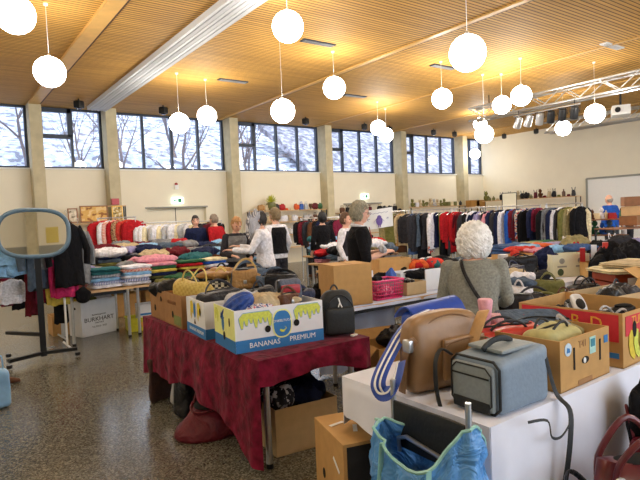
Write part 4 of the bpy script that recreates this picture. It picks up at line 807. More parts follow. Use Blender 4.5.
    if glasses:
        q = MB()
        for sx in (-1, 1):
            q.tube([(sx*.032+.024*math.cos(a*PI/6), .112, 1.586+.017*math.sin(a*PI/6)) for a in range(13)], .0018, 5); q.tube([(sx*.056, .112, 1.59), (sx*.08, .06, 1.59), (sx*.083, 0, 1.58)], .002, 5)
        q.tube([(-.008, .113, 1.59), (.008, .113, 1.59)], .002, 5); H_(q, 0); q.build('glasses', mat('maroon_frame', (110, 30, 50), .3, bump=0), o)
    return o
WHT = cloth('white')
# seller in black with glasses, hands together
p = dp(357, 212, 6.4)
person('woman in black top with short grey hair and glasses holding something in both hands', (p.x, p.y, 0), (.85, -.5), 1.79, .03, [((-.27, .02, 1.08), (-.09, .28, 1.13)), ((.27, .04, 1.08), (.03, .3, 1.12))], cloth('black'), .84, .5, hair=hairm('grey_blond', (150, 144, 124)), vox=.009, glasses=True, hpitch=.12, hyaw=.1, locks=160)
seller = bpy.data.objects['person']
MB().tube([(.075*math.cos(a*PI/10), .01+.075*math.sin(a*PI/10), 1.43-.02*math.sin(a*PI/10)) for a in range(21)], .02, 8).build('white_collar', WHT, seller)
MB().box((.04, .147, 1.25), (.05, .006, .07)).build('name_badge', PAPER, seller, smooth=False)
MB().tube([(-.06, .1, 1.42), (.0, .145, 1.3), (.04, .15, 1.28), (.06, .12, 1.42)], .005, 6).build('red_lanyard', plastic('red'), seller)
rag('small_white_cloth', 'small white cloth held in the hands of the woman in black', dp(383, 253, 6.3), .3, .12, .08, .1, cloth('silver'), 3, amp=.02, cat='cloth')
# white haired customer, back to the viewer
COATG = mat('grey_herringbone_wool', (128, 130, 122), .9, var=.25, scale=60, bump=.3)
p = dp(474, 241, 3.85); 
wl_ = person('woman with curly white hair and grey jacket seen from behind', (3.30, 2.62, 0), (.85, .52), 1.53, .34, [((-.27, .1, 1.06), (-.2, .4, .95)), ((.27, .12, 1.06), (.15, .42, .93))], COATG, .8, 1.0, hair=hairm('white', (238, 236, 230)), style='curly', vox=.011, locks=420, hpitch=-.1, fold=.012, bulk=1.2)
# shoppers at the clothes tables
def at_head(x, y, d, H):
    p = dp(x, y, d); return (p.x, p.y, 0)
person('older woman with short blond hair in grey cardigan and white collar', at_head(234, 225, 9.4, 1.6), (-.1, -1), 1.69, .15, [((-.27, .1, 1.08), (-.14, .36, 1.0)), ((.27, .1, 1.08), (.18, .34, 1.05))], cloth('charcoal'), .84, 1.0, vest=cloth('grey'), hair=hairm('blond', (178, 132, 84)), hpitch=.25, vox=.011)
person('dark haired shopper in white pullover reaching toward a striped garment', at_head(264, 217, 8.9, 1.68), (-.75, .55), 1.76, .12, [((-.3, .2, 1.1), (-.22, .5, 1.12)), ((.3, .2, 1.1), (.2, .46, 1.15))], WHT, .82, 1.0, hair=hairm('dark', (44, 40, 40)), vox=.012, bulk=1.1)
person('person with light brown hair in black vest over white shirt', at_head(276, 215, 9.9, 1.72), (-.2, .98), 1.82, .05, None, WHT, .85, 1.0, vest=cloth('black'), hair=hairm('light_brown', (126, 108, 78)), vox=.012)
person('dark haired person in red jacket near the back shelf', at_head(256, 216, 13, 1.7), (.3, .9), 1.72, .1, None, cloth('red'), hair=hairm('dark', (44, 40, 40)), vox=.018, locks=30)
person('person in black coat and black cap seen from behind before the back shelf', at_head(322, 217, 12, 1.7), (.2, 1), 1.72, .0, None, cloth('black'), .6, hair=hairm('black', (18, 18, 20)), style='bob', vox=.018, locks=30)
person('brown haired woman in white blouse half hidden behind the woman in black', at_head(344, 216, 9.6, 1.7), (.5, -.8), 1.68, .05, None, WHT, hair=hairm('brown', (96, 68, 48)), vox=.014, vest=cloth('charcoal'), locks=40)
person('person in red jacket with grey brown hair bending over the white clothes rack', at_head(218, 222, 13.4, 1.62), (-.4, .9), 1.8, .2, None, cloth('red'), hair=hairm('brown_grey', (128, 112, 96)), vox=.018, locks=30)
person('dark haired person in dark jacket beside the white clothes rack', at_head(195, 222, 13.3, 1.62), (-.2, -1), 1.78, .1, None, cloth('navy'), hair=hairm('dark', (44, 40, 40)), vox=.018, locks=30)
person('person with brown hair far behind the white clothes rack', at_head(208, 222, 14.2, 1.62), (.3, -1), 1.62, .1, None, cloth('grey'), hair=hairm('brown', (96, 68, 48)), vox=.02, locks=30)
person('person in red top far behind, left of the black coated person', at_head(310, 220, 14.6, 1.62), (.5, -1), 1.62, .1, None, cloth('red'), hair=hairm('dark', (44, 40, 40)), vox=.02, locks=30)
person('bald man in bright blue jacket far right, seen from behind', at_head(611, 201, 15.5, 1.8), (.3, .9), 1.9, .1, None, cloth('blue'), hair=hairm('grey_short', (150, 140, 130)), style='bald', vox=.018)
person('dark haired person standing right of the bald man', at_head(627, 203, 17, 1.8), (-.3, -.9), 1.8, 0, None, cloth('brown'), hair=hairm('dark', (44, 40, 40)), vox=.02, locks=30)
# the walker cut off at the left edge
q = at(-6, 388, 0)
person('person in dark trousers and brown shoes cut off at the left picture edge', (q.x-.2, q.y-.02, 0), (.95, -.1), 1.7, .05, None, cloth('slate'), legs=cloth('charcoal'), hair=hairm('brown', (96, 68, 48)), vox=.016, locks=30, stride=.26)
bag('shopping_bag', 'pale blue shopping bag held low at the left picture edge', (at(-4, 396, .1).x, at(-4, 396, .1).y, .0), .4, .16, .3, .36, plastic('light blue'), 'tote', seed=2)
# shoulder bag of the white haired woman
sb_ = thing('shoulder_bag', 'black shoulder bag whose strap crosses the grey jacket', 'bag', (3.66, 2.5, .752), -.8)
MB().soft((0, 0, .12), (.26, .1, .22), .04, 8, .006).build('bag_body', BK, sb_)
def lady_pt(p, lean=.34, s=1.53/1.7):
    q = V(p)
    if q.z > .95: q = q-V((0, 0, .95)); q.rotate(Euler((-lean, 0, 0))); q = q+V((0, 0, .95))
    q = q*s; q.rotate(Euler((0, 0, math.atan2(-.85, .52)))); return q+V((3.30, 2.62, 0))
Mi = (Matrix.Translation(sb_.location) @ Matrix.Rotation(-.8, 4, 'Z')).inverted()
ribbon([Mi @ lady_pt(p) for p in [(-.12, .1, 1.36), (-.11, .02, 1.43), (-.10, -.09, 1.39), (-.06, -.165, 1.27), (.02, -.172, 1.12), (.1, -.172, 1.0), (.17, -.14, .9), (.23, -.02, .85)]], .026, .007, 'shoulder_strap', BK, sb_, (1, 0, 0))
# ------------------------------------------------------------------ clothes tables with folded piles
COLS = [k for k in CLR if k not in ('light blue', 'dark green', 'tan', 'skyblue', 'orange', 'silver', 'red', 'cream', 'coral', 'magenta', 'yellow')]+['black', 'navy', 'white', 'charcoal', 'light blue', 'red', 'black', 'grey', 'navy', 'slate']
STR = {'blue and white striped': patt('stripe_blue', 'stripe', [(230, 232, 240), (60, 90, 170)], 14, rot=(0, 0, 0)), 'red and cream checked': patt('check_red', 'check', [(206, 60, 64), (226, 216, 196)], 40),
       'grey and white striped': patt('stripe_grey', 'stripe', [(210, 210, 214), (120, 120, 130)], 16), 'multicoloured printed': patt('print_multi', 'blotch', [(60, 70, 140), (220, 210, 200), (190, 60, 60)], 18), 'brown flowered': patt('print_brown_fl', 'blotch', [(96, 60, 46), (190, 150, 110), (60, 40, 36)], 26)}
def cm(c): return STR[c] if c in STR else cloth(c)
r4 = random.Random(5)
table('pine edged clothes table nearest the mirror stand', 1.46, 2.36, 7.95, 8.75, .74, PINE, 'pine edged clothes tables'); table('pine edged clothes table beside the one near the mirror, above the yellow crate', 2.38, 4.0, 8.0, 8.8, .74, PINE, 'pine edged clothes tables')
TBL = [('middle row left', 1.9, 3.6, 9.6, 10.6), ('middle row right', 3.65, 5.4, 9.5, 10.5), ('back row left', 3.0, 4.8, 11.0, 12.0), ('back row centre', 4.85, 6.6, 10.9, 11.9), ('right group near', 5.9, 7.6, 7.6, 8.6), ('right group far', 7.0, 8.8, 9.4, 10.4)]
for n_, a, b_, c, d in TBL: table('clothes table buried under garments, '+n_, a, b_, c, d, .74, PINE, 'clothes tables under heaps')
# named piles at the front edge
FP = [(2.0, 8.14, ['white', 'blue and white striped', 'light blue', 'grey and white striped', 'teal', 'teal']), (2.44, 8.14, ['white', 'blue and white striped', 'white', 'light blue', 'red and cream checked', 'white']),
      (2.88, 8.2, ['black', 'olive', 'navy', 'yellow', 'dark green', 'pink']), (3.32, 8.22, ['charcoal', 'black', 'maroon', 'yellow', 'red', 'dark green']), (3.74, 8.25, ['navy', 'black', 'orange', 'white', 'blue', 'cream'])]
PN = ['pile nearest the mirror', 'second pile from the mirror', 'third pile from the mirror', 'fourth pile from the mirror', 'fifth pile from the mirror']
LV_ = ['bottom', 'second from bottom', 'third from bottom', 'third from top', 'second from top', 'top']
for k, (x, y, cs) in enumerate(FP):
    for i, c in enumerate(cs): fold('%s folded garment, %s of the %s' % (c, LV_[i], PN[k]), (x+r4.uniform(-.02, .02), y+r4.uniform(-.02, .02), .752+i*.048), r4.uniform(-.12, .12), cm(c), k+i, 1.05, 1.0, .85, 'folded garments at the front edge')
rag('pink_pullover', 'pale pink pullover spread on the third and fourth pile', (2.86, 8.5, 1.02), .2, .7, .4, .12, cloth('pink'), 4)
rag('black_garment', 'black garment hanging over the table edge below the third pile', (3.05, 7.98, .7), .2, .5, .2, .16, cloth('black'), 4); rag('dark_garment', 'black bundle hanging off the table at the mirror side', (1.66, 7.9, .6), .2, .2, .1, .22, cloth('black'), 7)
heap = []
def heaps(x0, x1, y0, y1, nx, ny, lay, nm, sd):
    r = random.Random(sd); n = 0
    for j in range(ny):
        for i in range(nx):
            x = x0+(x1-x0)*(i+.5)/nx; y = y0+(y1-y0)*(j+.5)/ny; z = .752
            for l in range(r.choice(lay)):
                c = r.choice(COLS+list(STR)); h = r.uniform(.045, .09); sd_ = r.randint(0, 4)
                lb = '%s folded garment, layer %s of %s pile, %s' % (c, ('one', 'two', 'three', 'four', 'five', 'six')[l], ORD[i], nm[j])
                fold(lb, (x+r.uniform(-.05, .05), y+r.uniform(-.05, .05), z), r.uniform(-.5, .5), cm(c), sd_, r.uniform(.9, 1.2), r.uniform(.9, 1.25), h/.06, 'folded garments heaped on clothes tables'); z += h*.86
            if r.random() < .9: heap.append((x, y, z, (nm[j], i)))
heaps(1.5, 3.85, 8.45, 8.75, 5, 1, [3, 4, 4], ['row behind front piles'], 3)
heaps(1.95, 3.55, 9.65, 10.55, 4, 2, [4, 5, 6], ['middle left table front', 'middle left table back'], 8)
heaps(3.7, 5.35, 9.55, 10.45, 4, 2, [3, 4, 4], ['middle right table front', 'middle right table back'], 10)
heaps(3.05, 4.75, 11.05, 11.95, 4, 2, [5, 6, 6], ['back left table front', 'back left table rear'], 12)
heaps(4.9, 6.55, 10.95, 11.85, 4, 2, [4, 5, 6], ['back centre table front', 'back centre table rear'], 14)
heaps(5.95, 7.55, 7.65, 8.55, 4, 2, [2, 3, 4], ['near right clothes table', 'near right table rear'], 16)
heaps(7.05, 8.75, 9.45, 10.35, 4, 2, [3, 4, 5], ['far right clothes table', 'far right table rear'], 18)
_s = [0]*len(COLS)
for i, (x, y, z, (nm, k)) in enumerate(heap):
    c = r4.choice(['black', 'navy', 'charcoal', 'white', 'maroon', 'light blue', 'beige', 'red', 'lilac', 'black', 'grey', 'teal', 'black', 'slate', 'white']); rag('crumpled_garment', '%s crumpled garment topping pile %s of %s' % (c, ORD[k], nm), (x, y, z-.01), r4.uniform(-1, 1), r4.uniform(.4, .6), r4.uniform(.3, .42), r4.uniform(.12, .2), cloth(c), i, 'crumpled garments on the heaps')
# boxes under the clothes table
bk = carton('white carton printed with black lettering under the clothes table', (1.74, 8.5, 0), .3, .56, .36, .54, WCARD)
text('BURKHART', .09, PRINT, bk, (.28, -.003, .24), (PI/2, 0, 0), sx=1.05); text('Bekleidungsmode', .032, PRINT, bk, (.28, -.003, .31), (PI/2, 0, 0)); text('79837 HOF', .03, PRINT, bk, (.28, -.003, .185), (PI/2, 0, 0)); text('Tel. 07672 / 4125', .034, PRINT, bk, (.28, -.003, .13), (PI/2, 0, 0))
deco(bk, 'L', ov(.18, .42, .035, .018), HOLE, 'hand_hole'); rag('dark_cloth', 'dark olive cloth sticking out of the lettered white carton', (1.88, 8.75, .48), 0, .26, .2, .1, cloth('olive'), 4); fold('folded white paper bag on the lettered carton', (2.1, 8.85, .5), .2, WCARD, 2, .7, .7, 1.4, name='folded_bag', cat='bag')
carton('brown carton between the rack and the lettered white carton', (1.42, 8.95, 0), 0, .26, .4, .3, KRAFT)
yb = thing('plastic_crate', 'yellow green crate holding white boxes under the clothes table', 'crate', (2.62, 8.5, 0), -.1); YC = mat('crate_yellow_green', (206, 200, 40), .5, bump=0); g = MB(); g.box((0, 0, .01), (.42, .34, .02))
for s in (-1, 1):
    g.box((0, s*.17, .1), (.44, .012, .2)); g.box((s*.215, 0, .1), (.012, .34, .2)); g.box((0, s*.178, .195), (.46, .02, .02)); g.box((s*.225, 0, .195), (.02, .36, .02))
g.build('crate_body', YC, yb, smooth=False); MB().box((.03, -.18, .1), (.22, .008, .07)).build('orange_panel', mat('print_orange_yellow', (230, 170, 60), .6, bump=0), yb, smooth=False)
wb = carton('white box with blue edge standing in the yellow green crate', (2.54, 8.38, .03), -.1, .26, .24, .36, WCARD, closed=True); deco(wb, 'F', rc(0, .2, .26, .23), LBL, 'blue_edge')
for i, (x, y) in enumerate([(2.2, 9.9), (2.8, 9.85), (3.4, 9.9), (4.1, 9.8)]): carton('open brown carton on the floor under the middle clothes tables, %s from left' % ORD[i], (x-.25, y, 0), .05, .5, .4, .4, KRAFT)
# ------------------------------------------------------------------ mirror stand
ms = thing('mirror_stand', 'oval tilting mirror in blue grey frame on a black post with castors', 'mirror', (1.06, 7.42, 0), -.18)
MF = mat('blue_grey_frame', (86, 112, 130), .35, var=.05, bump=0); MIR = mat('mirror_glass', (238, 240, 238), .02, 1, var=0, bump=0)
def sup(a, p=.72): c, s_ = math.cos(a), math.sin(a); return math.copysign(abs(c)**p, c), math.copysign(abs(s_)**p, s_)
mo = bpy.data.objects.new('mirror_panel', MB().tube([(sup(2*PI*i/48)[0]*.385, 0, sup(2*PI*i/48)[1]*.285) for i in range(49)], .027, 10).mesh('mirror_panel', MF)); COL.objects.link(mo); mo.parent = ms; mo.location = (-.02, -.05, 1.59); mo.rotation_euler = (-.05, .03, 0)
gl_ = MB(); gl_.prism([(sup(2*PI*i/48)[0]*.38, sup(2*PI*i/48)[1]*.28) for i in range(48)], .008, 'XZ'); gl_.build('mirror_glass', MIR, mo, smooth=False)
MB().box((0, 0, .67), (.07, .04, 1.22)).build('post', DSTEEL, ms, smooth=False); MB().tube([(0, .01, 1.2), (0, .01, 1.35), (0, -.03, 1.36)], .02, 8).build('tilt_bracket', STEEL, ms)
for nm_, pts in (('base_foot', [(0, 0, .1), (.38, .0, .1)]), ('base_foot', [(0, 0, .1), (-.36, -.22, .1)]), ('base_foot', [(0, .0, .36), (-.42, .45, .3)])):
    d_ = V(pts[1])-V(pts[0]); MB().box((V(pts[0])+V(pts[1]))/2, (d_.length, .045, .04), M=Matrix.Rotation(math.atan2(d_.y, d_.x), 4, 'Z')).build(nm_, DSTEEL, ms, smooth=False)
    MB().lathe([(.03, -.02), (.035, 0), (.03, .02)], (pts[1][0], pts[1][1], .035), 12).build('castor', DSTEEL, ms)
MB().tube([(0, .02, .3), (.02, .2, .1), (.1, .5, .06)], .014, 8).build('brace', STEEL, ms)
# ------------------------------------------------------------------ clothes rails
def rail(label, a, b, z, m=STEEL, feet=True, group=None):
    a, b = V((*a, 0)), V((*b, 0)); L = (b-a).length; t = thing('clothes_rack', label, 'clothes rack', (a+b)/2, math.atan2(b.y-a.y, b.x-a.x), group)
    MB().tube([(-L/2, 0, z), (L/2, 0, z)], .014, 8).build('rail', m, t)
    for s in (-1, 1):
        MB().tube([(s*(L/2-.02), 0, .06), (s*(L/2-.02), 0, z)], .014, 8).build('upright', m, t); MB().tube([(s*(L/2-.02), -.26, .05), (s*(L/2-.02), .26, .05)], .013, 8).build('foot', m, t)
    return t
HG = []
def hang_mesh(kind, L, W, sd):
    """garment hanging from z=0 (hook) downwards, width along X, thickness along Y"""
    b = MB(); n = 22; rings = []; sl = kind in ('coat', 'shirt', 'tee')
    if kind == 'skirt': zs = [(-.05, .36, .3), (-.12, .40, .5), (-.3*L, .5, .8), (-L, .62, 1)]
    elif kind == 'trousers': zs = [(-.05, .36, .5), (-.1, .38, .6), (-.5*L, .40, .6), (-L, .36, .7)]
    elif kind == 'dress': zs = [(-.06, .3, .3), (-.1, .62, .5), (-.2, .78, .8), (-.42*L, .6, .8), (-L, .95, 1.1)]
    else: zs = [(-.05, .22, .5), (-.075, .45, .6), (-.12, .92, .8), (-.22, 1, 1), (-.5*L, .94, 1.05), (-L, 1.0, 1.2)]
    zz = []
    for i in range(len(zs)-1):
        for k in range(4): t = k/4; zz.append(tuple(zs[i][j]*(1-t)+zs[i+1][j]*t for j in range(3)))
    zz.append(zs[-1]); T = .045
    for z, w, t in zz:
        ring = []
        for j in range(n):
            a = 2*PI*j/n; f = 1+.32*max(0, min(1, (-z-.15)*2))*math.sin(a*5+sd)+.25*noise.noise(V((math.cos(a)*2, math.sin(a)*2+sd, z*3)))
            ring.append(V((math.cos(a)*W/2*w*(1+.03*math.sin(z*20+a)), math.sin(a)*T*t*f, z+(.015*math.sin(a*4+sd) if z <= -L+.01 else 0))))
        b.v += ring
    k = len(zz); b.f += [(i*n+j, i*n+(j+1) % n, (i+1)*n+(j+1) % n, (i+1)*n+j) for i in range(k-1) for j in range(n)]+[tuple(range(n-1, -1, -1)), tuple((k-1)*n+j for j in range(n))]; b.mi += [0]*(len(b.f)-len(b.mi))
    if sl:
        SL = L*.75 if kind != 'tee' else .28
        for s in (-1, 1): b.tube([(s*W*.38, 0, -.11), (s*W*.5, .01, -.2), (s*(W*.53+.02*(kind == 'tee')*3), .02, -.2-SL*.4), (s*W*(.5 if kind != 'tee' else .62), .015, -.16-SL)], [.04, .055, .05, .045], 10)
    return b.mesh('garment', cloth('grey'), ang=75)
HM = {k: [hang_mesh(k, L, W, i*1.7) for i in range(3)] for k, L, W in (('coat', .95, .44), ('shirt', .7, .42), ('tee', .62, .44), ('skirt', .62, .36), ('trousers', .95, .34), ('dress', 1.05, .4))}
_h = MB(); _h.tube(cr([(0, 0, -.05), (0, 0, .0), (.018, 0, .03), (0, 0, .045), (-.02, 0, .03)], 3), .003, 5); _h.tube([(-.19, 0, -.115), (0, 0, -.045), (.19, 0, -.115)], .006, 5); HMESH = _h.mesh('hanger', STEEL)
def hang(kind, c, p, rz, label, group, i=0, sc=1, scx=1):
    o = bpy.data.objects.new('hanging_'+kind, HM[kind][i % 3]); COL.objects.link(o); o.location = p; o.rotation_euler.z = rz; o.scale = (scx, 1.15, sc); sset(o, cm(c)); tag(o, label, kind if kind != 'tee' else 't-shirt', group)
    h = bpy.data.objects.new('hanger', HMESH); COL.objects.link(h); h.parent = o; return o
def fill(a, b, z, items, gname, where, turn=PI/2, jit=.2, sc=1, sd=1, scx=1):
    r = random.Random(sd); a, b = V((*a, 0)), V((*b, 0)); ang = math.atan2(b.y-a.y, b.x-a.x); n = len(items)
    for i, (k, c) in enumerate(items):
        p = a.lerp(b, (i+.5)/n); hang(k, c, (p.x, p.y, z-.02), ang+turn+r.uniform(-jit, jit), '%s %s, %s from the left on %s' % (c, {'tee': 't-shirt'}.get(k, k), ORD[i], where), gname, i+sd, sc*r.uniform(.74, 1.1), scx)
# rack beside the mirror (left foreground)
rail('white steel clothes rack behind the oval mirror at the left edge', (.25, 7.9), (1.44, 7.9), 1.8, WPAINT)
fill((.5, 7.9), (1.0, 7.9), 1.8, [('shirt', 'light blue'), ('shirt', 'light blue'), ('shirt', 'light blue'), ('tee', 'light blue')], 'light blue tops behind the mirror', 'the left edge rack', .35, .2, 1.1, 3, 1.0)
rail('low steel rail behind the mirror carrying the skirts', (.35, 8.5), (1.5, 8.55), 1.25)
fill((.62, 8.5), (1.45, 8.55), 1.25, [('skirt', 'black'), ('skirt', 'wine'), ('skirt', 'black'), ('skirt', 'maroon'), ('skirt', 'wine'), ('skirt', 'black')], 'skirts on the low rail', 'the low rail behind the mirror', .4, .3, 1.25, 4)
hang('shirt', 'white', (.84, 8.15, 1.02), .2, 'white top peeping out between the dark skirts', None, 1, .5, .6)
fill((1.1, 7.95), (1.3, 7.95), 1.78, [('tee', 'slate'), ('tee', 'grey')], 'tops right of the mirror post', 'the rack right of the mirror post', .6, .1, 1.35, 2)
hang('tee', 'grey', (1.66, 7.98, 1.7), .3, 'grey t-shirt half hidden behind the large black one', None, 1, 1.35, .7)
hang('tee', 'black', (1.47, 7.72, 1.8), .1, 'large black t-shirt hanging right of the oval mirror', None, 0, 1.5, .86)
hang('shirt', 'magenta', (1.43, 7.88, 1.3), .15, 'bright pink top peeping out below the black t-shirt', None, 1, .84, .7); hang('shirt', 'yellow', (1.42, 8.05, 1.2), .15, 'pale yellow top below the bright pink one', None, 1, .86, .75); hang('skirt', 'black', (1.42, 8.2, 1.0), .15, 'black skirt below the pale yellow top', None, 1, 1.1, .9)
# red jackets, white clothes
a, b_ = dp(97, 220, 13.0), dp(136, 219, 13.2); rail('clothes rack with red patterned jackets behind the clothes piles', (a.x, a.y), (b_.x, b_.y), 1.82); fill((a.x, a.y), (b_.x, b_.y), 1.82, [('coat', 'red'), ('coat', 'coral'), ('coat', 'white'), ('coat', 'red and cream checked'), ('coat', 'red'), ('coat', 'brown flowered'), ('coat', 'coral'), ('coat', 'red')], 'red jackets on the back left rack', 'the red jacket rack', .5, .3, .85, 2, 1.2)
a, b_ = dp(139, 226, 13.3), dp(196, 224, 13.8); rail('long clothes rack filled with white clothes before the exit door', (a.x, a.y), (b_.x, b_.y), 1.66); fill((a.x, a.y), (b_.x, b_.y), 1.66, [(('shirt', 'coat')[i % 2], ('white', 'white', 'cream', 'white', 'silver')[i % 5]) for i in range(18)], 'white clothes on the rack before the door', 'the white clothes rack', .9, .3, .8, 5)
a, b_ = dp(197, 224, 13.6), dp(222, 222, 13.9); fill((a.x, a.y), (b_.x, b_.y), 1.64, [('coat', c) for c in ('black', 'charcoal', 'maroon', 'beige', 'black')], 'dark coats right of the white clothes', 'the rack right of the white clothes', .8, .2, .8, 4); rail('short clothes rack with dark coats right of the white clothes', (a.x, a.y), (b_.x, b_.y), 1.64)
tag(rag('striped_garment', 'grey and white striped garment held up by the shopper in white', dp(253, 240, 8.9), 0, .26, .12, .5, cm('grey and white striped'), 4, rx=.2), 'grey and white striped garment held up by the shopper in white', 'garment')
# big rack row in the middle distance
segs = [(384, 13.6, 409, 13.4, ['olive', 'khaki', 'beige', 'olive', 'brown', 'tan', 'beige', 'charcoal'], 'the brown coat rack', 'brown and olive coats', 'coat', 1.0, .35), (411, 13.0, 452, 12.8, ['denim', 'charcoal', 'slate', 'black', 'charcoal', 'multicoloured printed', 'white', 'navy', 'olive', 'black', 'red', 'charcoal'], 'the rack behind the white haired woman', 'long garments behind the white haired woman', 'dress', 1.05, .9),
        (453, 12.8, 497, 12.4, ['red', 'red', 'maroon', 'charcoal', 'multicoloured printed', 'black', 'white', 'navy', 'lilac', 'grey', 'charcoal', 'pink', 'navy', 'brown'], 'the rack with the long red dress', 'garments by the long red dress', 'shirt', 1.35, .9), (498, 12.3, 541, 11.8, ['charcoal', 'navy', 'white', 'black', 'blue', 'maroon', 'slate', 'grey', 'multicoloured printed', 'black', 'lilac', 'navy', 'wine'], 'the rack right of the white haired woman', 'garments right of the white haired woman', 'coat', 1.0, .9),
        (545, 11.6, 583, 11.2, ['black', 'grey', 'slate', 'navy', 'white', 'charcoal', 'olive', 'khaki', 'cream', 'black'], 'the rightmost long rack', 'garments on the rightmost rack', 'coat', 1.05, .7)]
for k, (x0, d0, x1, d1, cs, wh, gn, kd, sc, tn) in enumerate(segs):
    hz = 207.5; a, b_ = dp(x0, hz, d0), dp(x1, hz, d1); rail('steel clothes rail, %s' % wh.replace('the ', '', 1), (a.x, a.y), (b_.x, b_.y), 1.68); r = random.Random(k)
    fill((a.x, a.y), (b_.x, b_.y), 1.68, [((kd if r.random() < .7 else r.choice(['coat', 'shirt', 'dress', 'trousers'])), c) for c in cs], gn, wh, tn, .4, sc, k+2)
a, b_ = dp(300, 216, 13.6), dp(342, 215, 13.6); rail('steel clothes rail of dark coats behind the black coated person', (a.x, a.y), (b_.x, b_.y), 1.6); fill((a.x, a.y), (b_.x, b_.y), 1.6, [('coat', c) for c in ('black', 'maroon', 'charcoal', 'brown', 'black', 'navy', 'brown', 'charcoal', 'black', 'wine')], 'dark coats behind the black coated person', 'the rail behind the black coated person', .8, .2, .85, 4)
# banner with a purple drawing
p = dp(377, 221, 7.6); bn = thing('cloth_banner', 'white cloth sign with a purple figure drawn on it, beside the woman in black', 'sign', p, -.55)
MB().sheet(lambda u, v: (-.23+.46*u, .012*math.sin(u*9), -.13+.27*v+.05*u), 16, 6, .006).build('cloth_sheet', PAPER, bn); PUR = mat('print_purple', (110, 88, 160), .7, bump=0)
g = MB(); g.prism(ov(.03, .0, .045, .065), .004, 'XZ', (0, -.018, 0)); g.prism(ov(.03, .05, .03, .03), .004, 'XZ', (0, -.019, 0)); g.tube([(-.01, -.018, .03), (-.05, -.018, -.02), (-.04, -.018, -.04)], .007, 6, .3); g.tube([(.07, -.018, .03), (.1, -.018, -.01)], .007, 6, .3); g.tube([(.02, -.018, -.05), (.02, -.018, -.09)], .007, 6); g.tube([(.045, -.018, -.05), (.045, -.018, -.085)], .007, 6); g.build('purple_figure', PUR, bn)
g = MB(); g.tube(cr([(-.17+.03*i, -.012, .085+.01*(i % 2)+.02*i/6) for i in range(12)], 3), .0025, 5); g.tube(cr([(-.12, -.016, .0), (-.14, -.016, .02), (-.1, -.016, .03)]), .003, 5); g.tube(cr([(.13, -.012, .03), (.16, -.012, .05), (.15, -.012, .02)]), .003, 5); g.build('scribbled_lettering', mat('print_grey_violet', (110, 106, 150), .7, bump=0), bn)
MB().tube([(-.23, 0, .14), (-.23, 0, -p.z)], .008, 6).build('banner_stick', PINE, bn)
# ------------------------------------------------------------------ shelves with goods
r9 = random.Random(21)
def jar(c, p, h=.2, r=.06, lb='', g=None, k=0):
    prof = [[(r*.7, 0), (r, h*.35), (r*.9, h*.7), (r*.4, h*.82), (r*.45, h)], [(r*.5, 0), (r*.3, h*.2), (r, h*.6), (r*.95, h)], [(r*.8, 0), (r*.85, h*.6), (r*.3, h*.8), (r*.3, h)]][k % 3]
    return tag(MB().lathe(prof, n=14).build(('vase', 'cup', 'bottle')[k % 3], plastic(c), None, True, p), lb, ('vase', 'cup', 'bottle')[k % 3], g)
def plush(c, p, s, lb, g):
    b = MB(); b.ell((0, 0, .1*s), (.08*s, .07*s, .1*s)); b.ell((0, -.01*s, .25*s), (.065*s, .06*s, .065*s))
    for q in (-1, 1): b.ell((q*.05*s, 0, .31*s), (.022*s, .015*s, .03*s), 8, 6); b.ell((q*.09*s, -.03*s, .13*s), (.03*s, .03*s, .055*s), 8, 6); b.ell((q*.05*s, -.08*s, .03*s), (.03*s, .05*s, .03*s), 8, 6)
    return tag(b.build('soft_toy', cloth(c), None, True, p), lb, 'soft toy', g)
def hat(c, p, lb, g, s=1):
    return tag(MB().lathe([(.0, .0), (.17*s, .0), (.175*s, .01), (.1*s, .02), (.095*s, .1*s), (.06*s, .13*s), (.0, .135*s)], n=20).build('hat', cloth(c), None, True, p), lb, 'hat', g)
def shelf(label, a, b, zs, dep=.35, m=PINE, group=None):
    a, b = V((*a, 0)), V((*b, 0)); L = (b-a).length; t = thing('shelf_unit', label, 'shelf', (a+b)/2, math.atan2(b.y-a.y, b.x-a.x), group)
    for z in zs: MB().box((0, 0, z-.012), (L, dep, .024)).build('shelf_board', m, t, smooth=False)
    for s in (-1, 1):
        for e in (-1, 1): MB().box((s*(L/2-.02), e*(dep/2-.02), max(zs)/2), (.03, .03, max(zs))).build('post', DSTEEL, t, smooth=False)
    return t
GC = ['brown', 'beige', 'white', 'cream', 'black', 'tan', 'maroon', 'olive', 'red', 'silver', 'blue', 'charcoal', 'green', 'orange']
def stock(a, b, z, n, where, group, kinds, sd, cols=GC, s=1.0):
    r = random.Random(sd); a, b = V((*a, 0)), V((*b, 0)); sp = (b-a).length/n
    for i in range(n):
        p = a.lerp(b, (i+.5)/n); p.z = z; c = r.choice(cols); k = r.choice(kinds); lb = lambda w: '%s %s, %s from the left on %s' % (c, w, ORD[i], where); w = sp*.8
        if k == 'jar': q = r.randint(0, 2); jar(c, p, r.uniform(.14, .26)*s, min(.07*s, w/2), lb(('vase', 'cup', 'bottle')[q]), group, q)
        elif k == 'toy': plush(c, p, r.uniform(.7, 1.1)*s, lb('soft toy'), group)
        elif k == 'hat': hat(c, p, lb('hat'), group, min(1, w/.3)*s)
        elif k == 'bag': bag('handbag', lb('handbag'), p, r.uniform(-.3, .3), min(.3*s, w), .12*s, .2*s, leather(c), 'tote', seed=i, group=group, hh=.1*s)
        elif k == 'shoe': o = rag('boot', lb('boot'), p, r.uniform(-.3, .3)+PI/2, .12*s, .25*s, .22*s, leather(c), i, group, .01, 'boot')
        elif k == 'box': tag(MB().box((0, 0, .09*s), (w*.9, .2, .18*s)).build('small_box', mat('box_'+c, CLR[c], .7, bump=0), None, False, p, r.uniform(-.1, .1)), lb('box'), 'box', group)
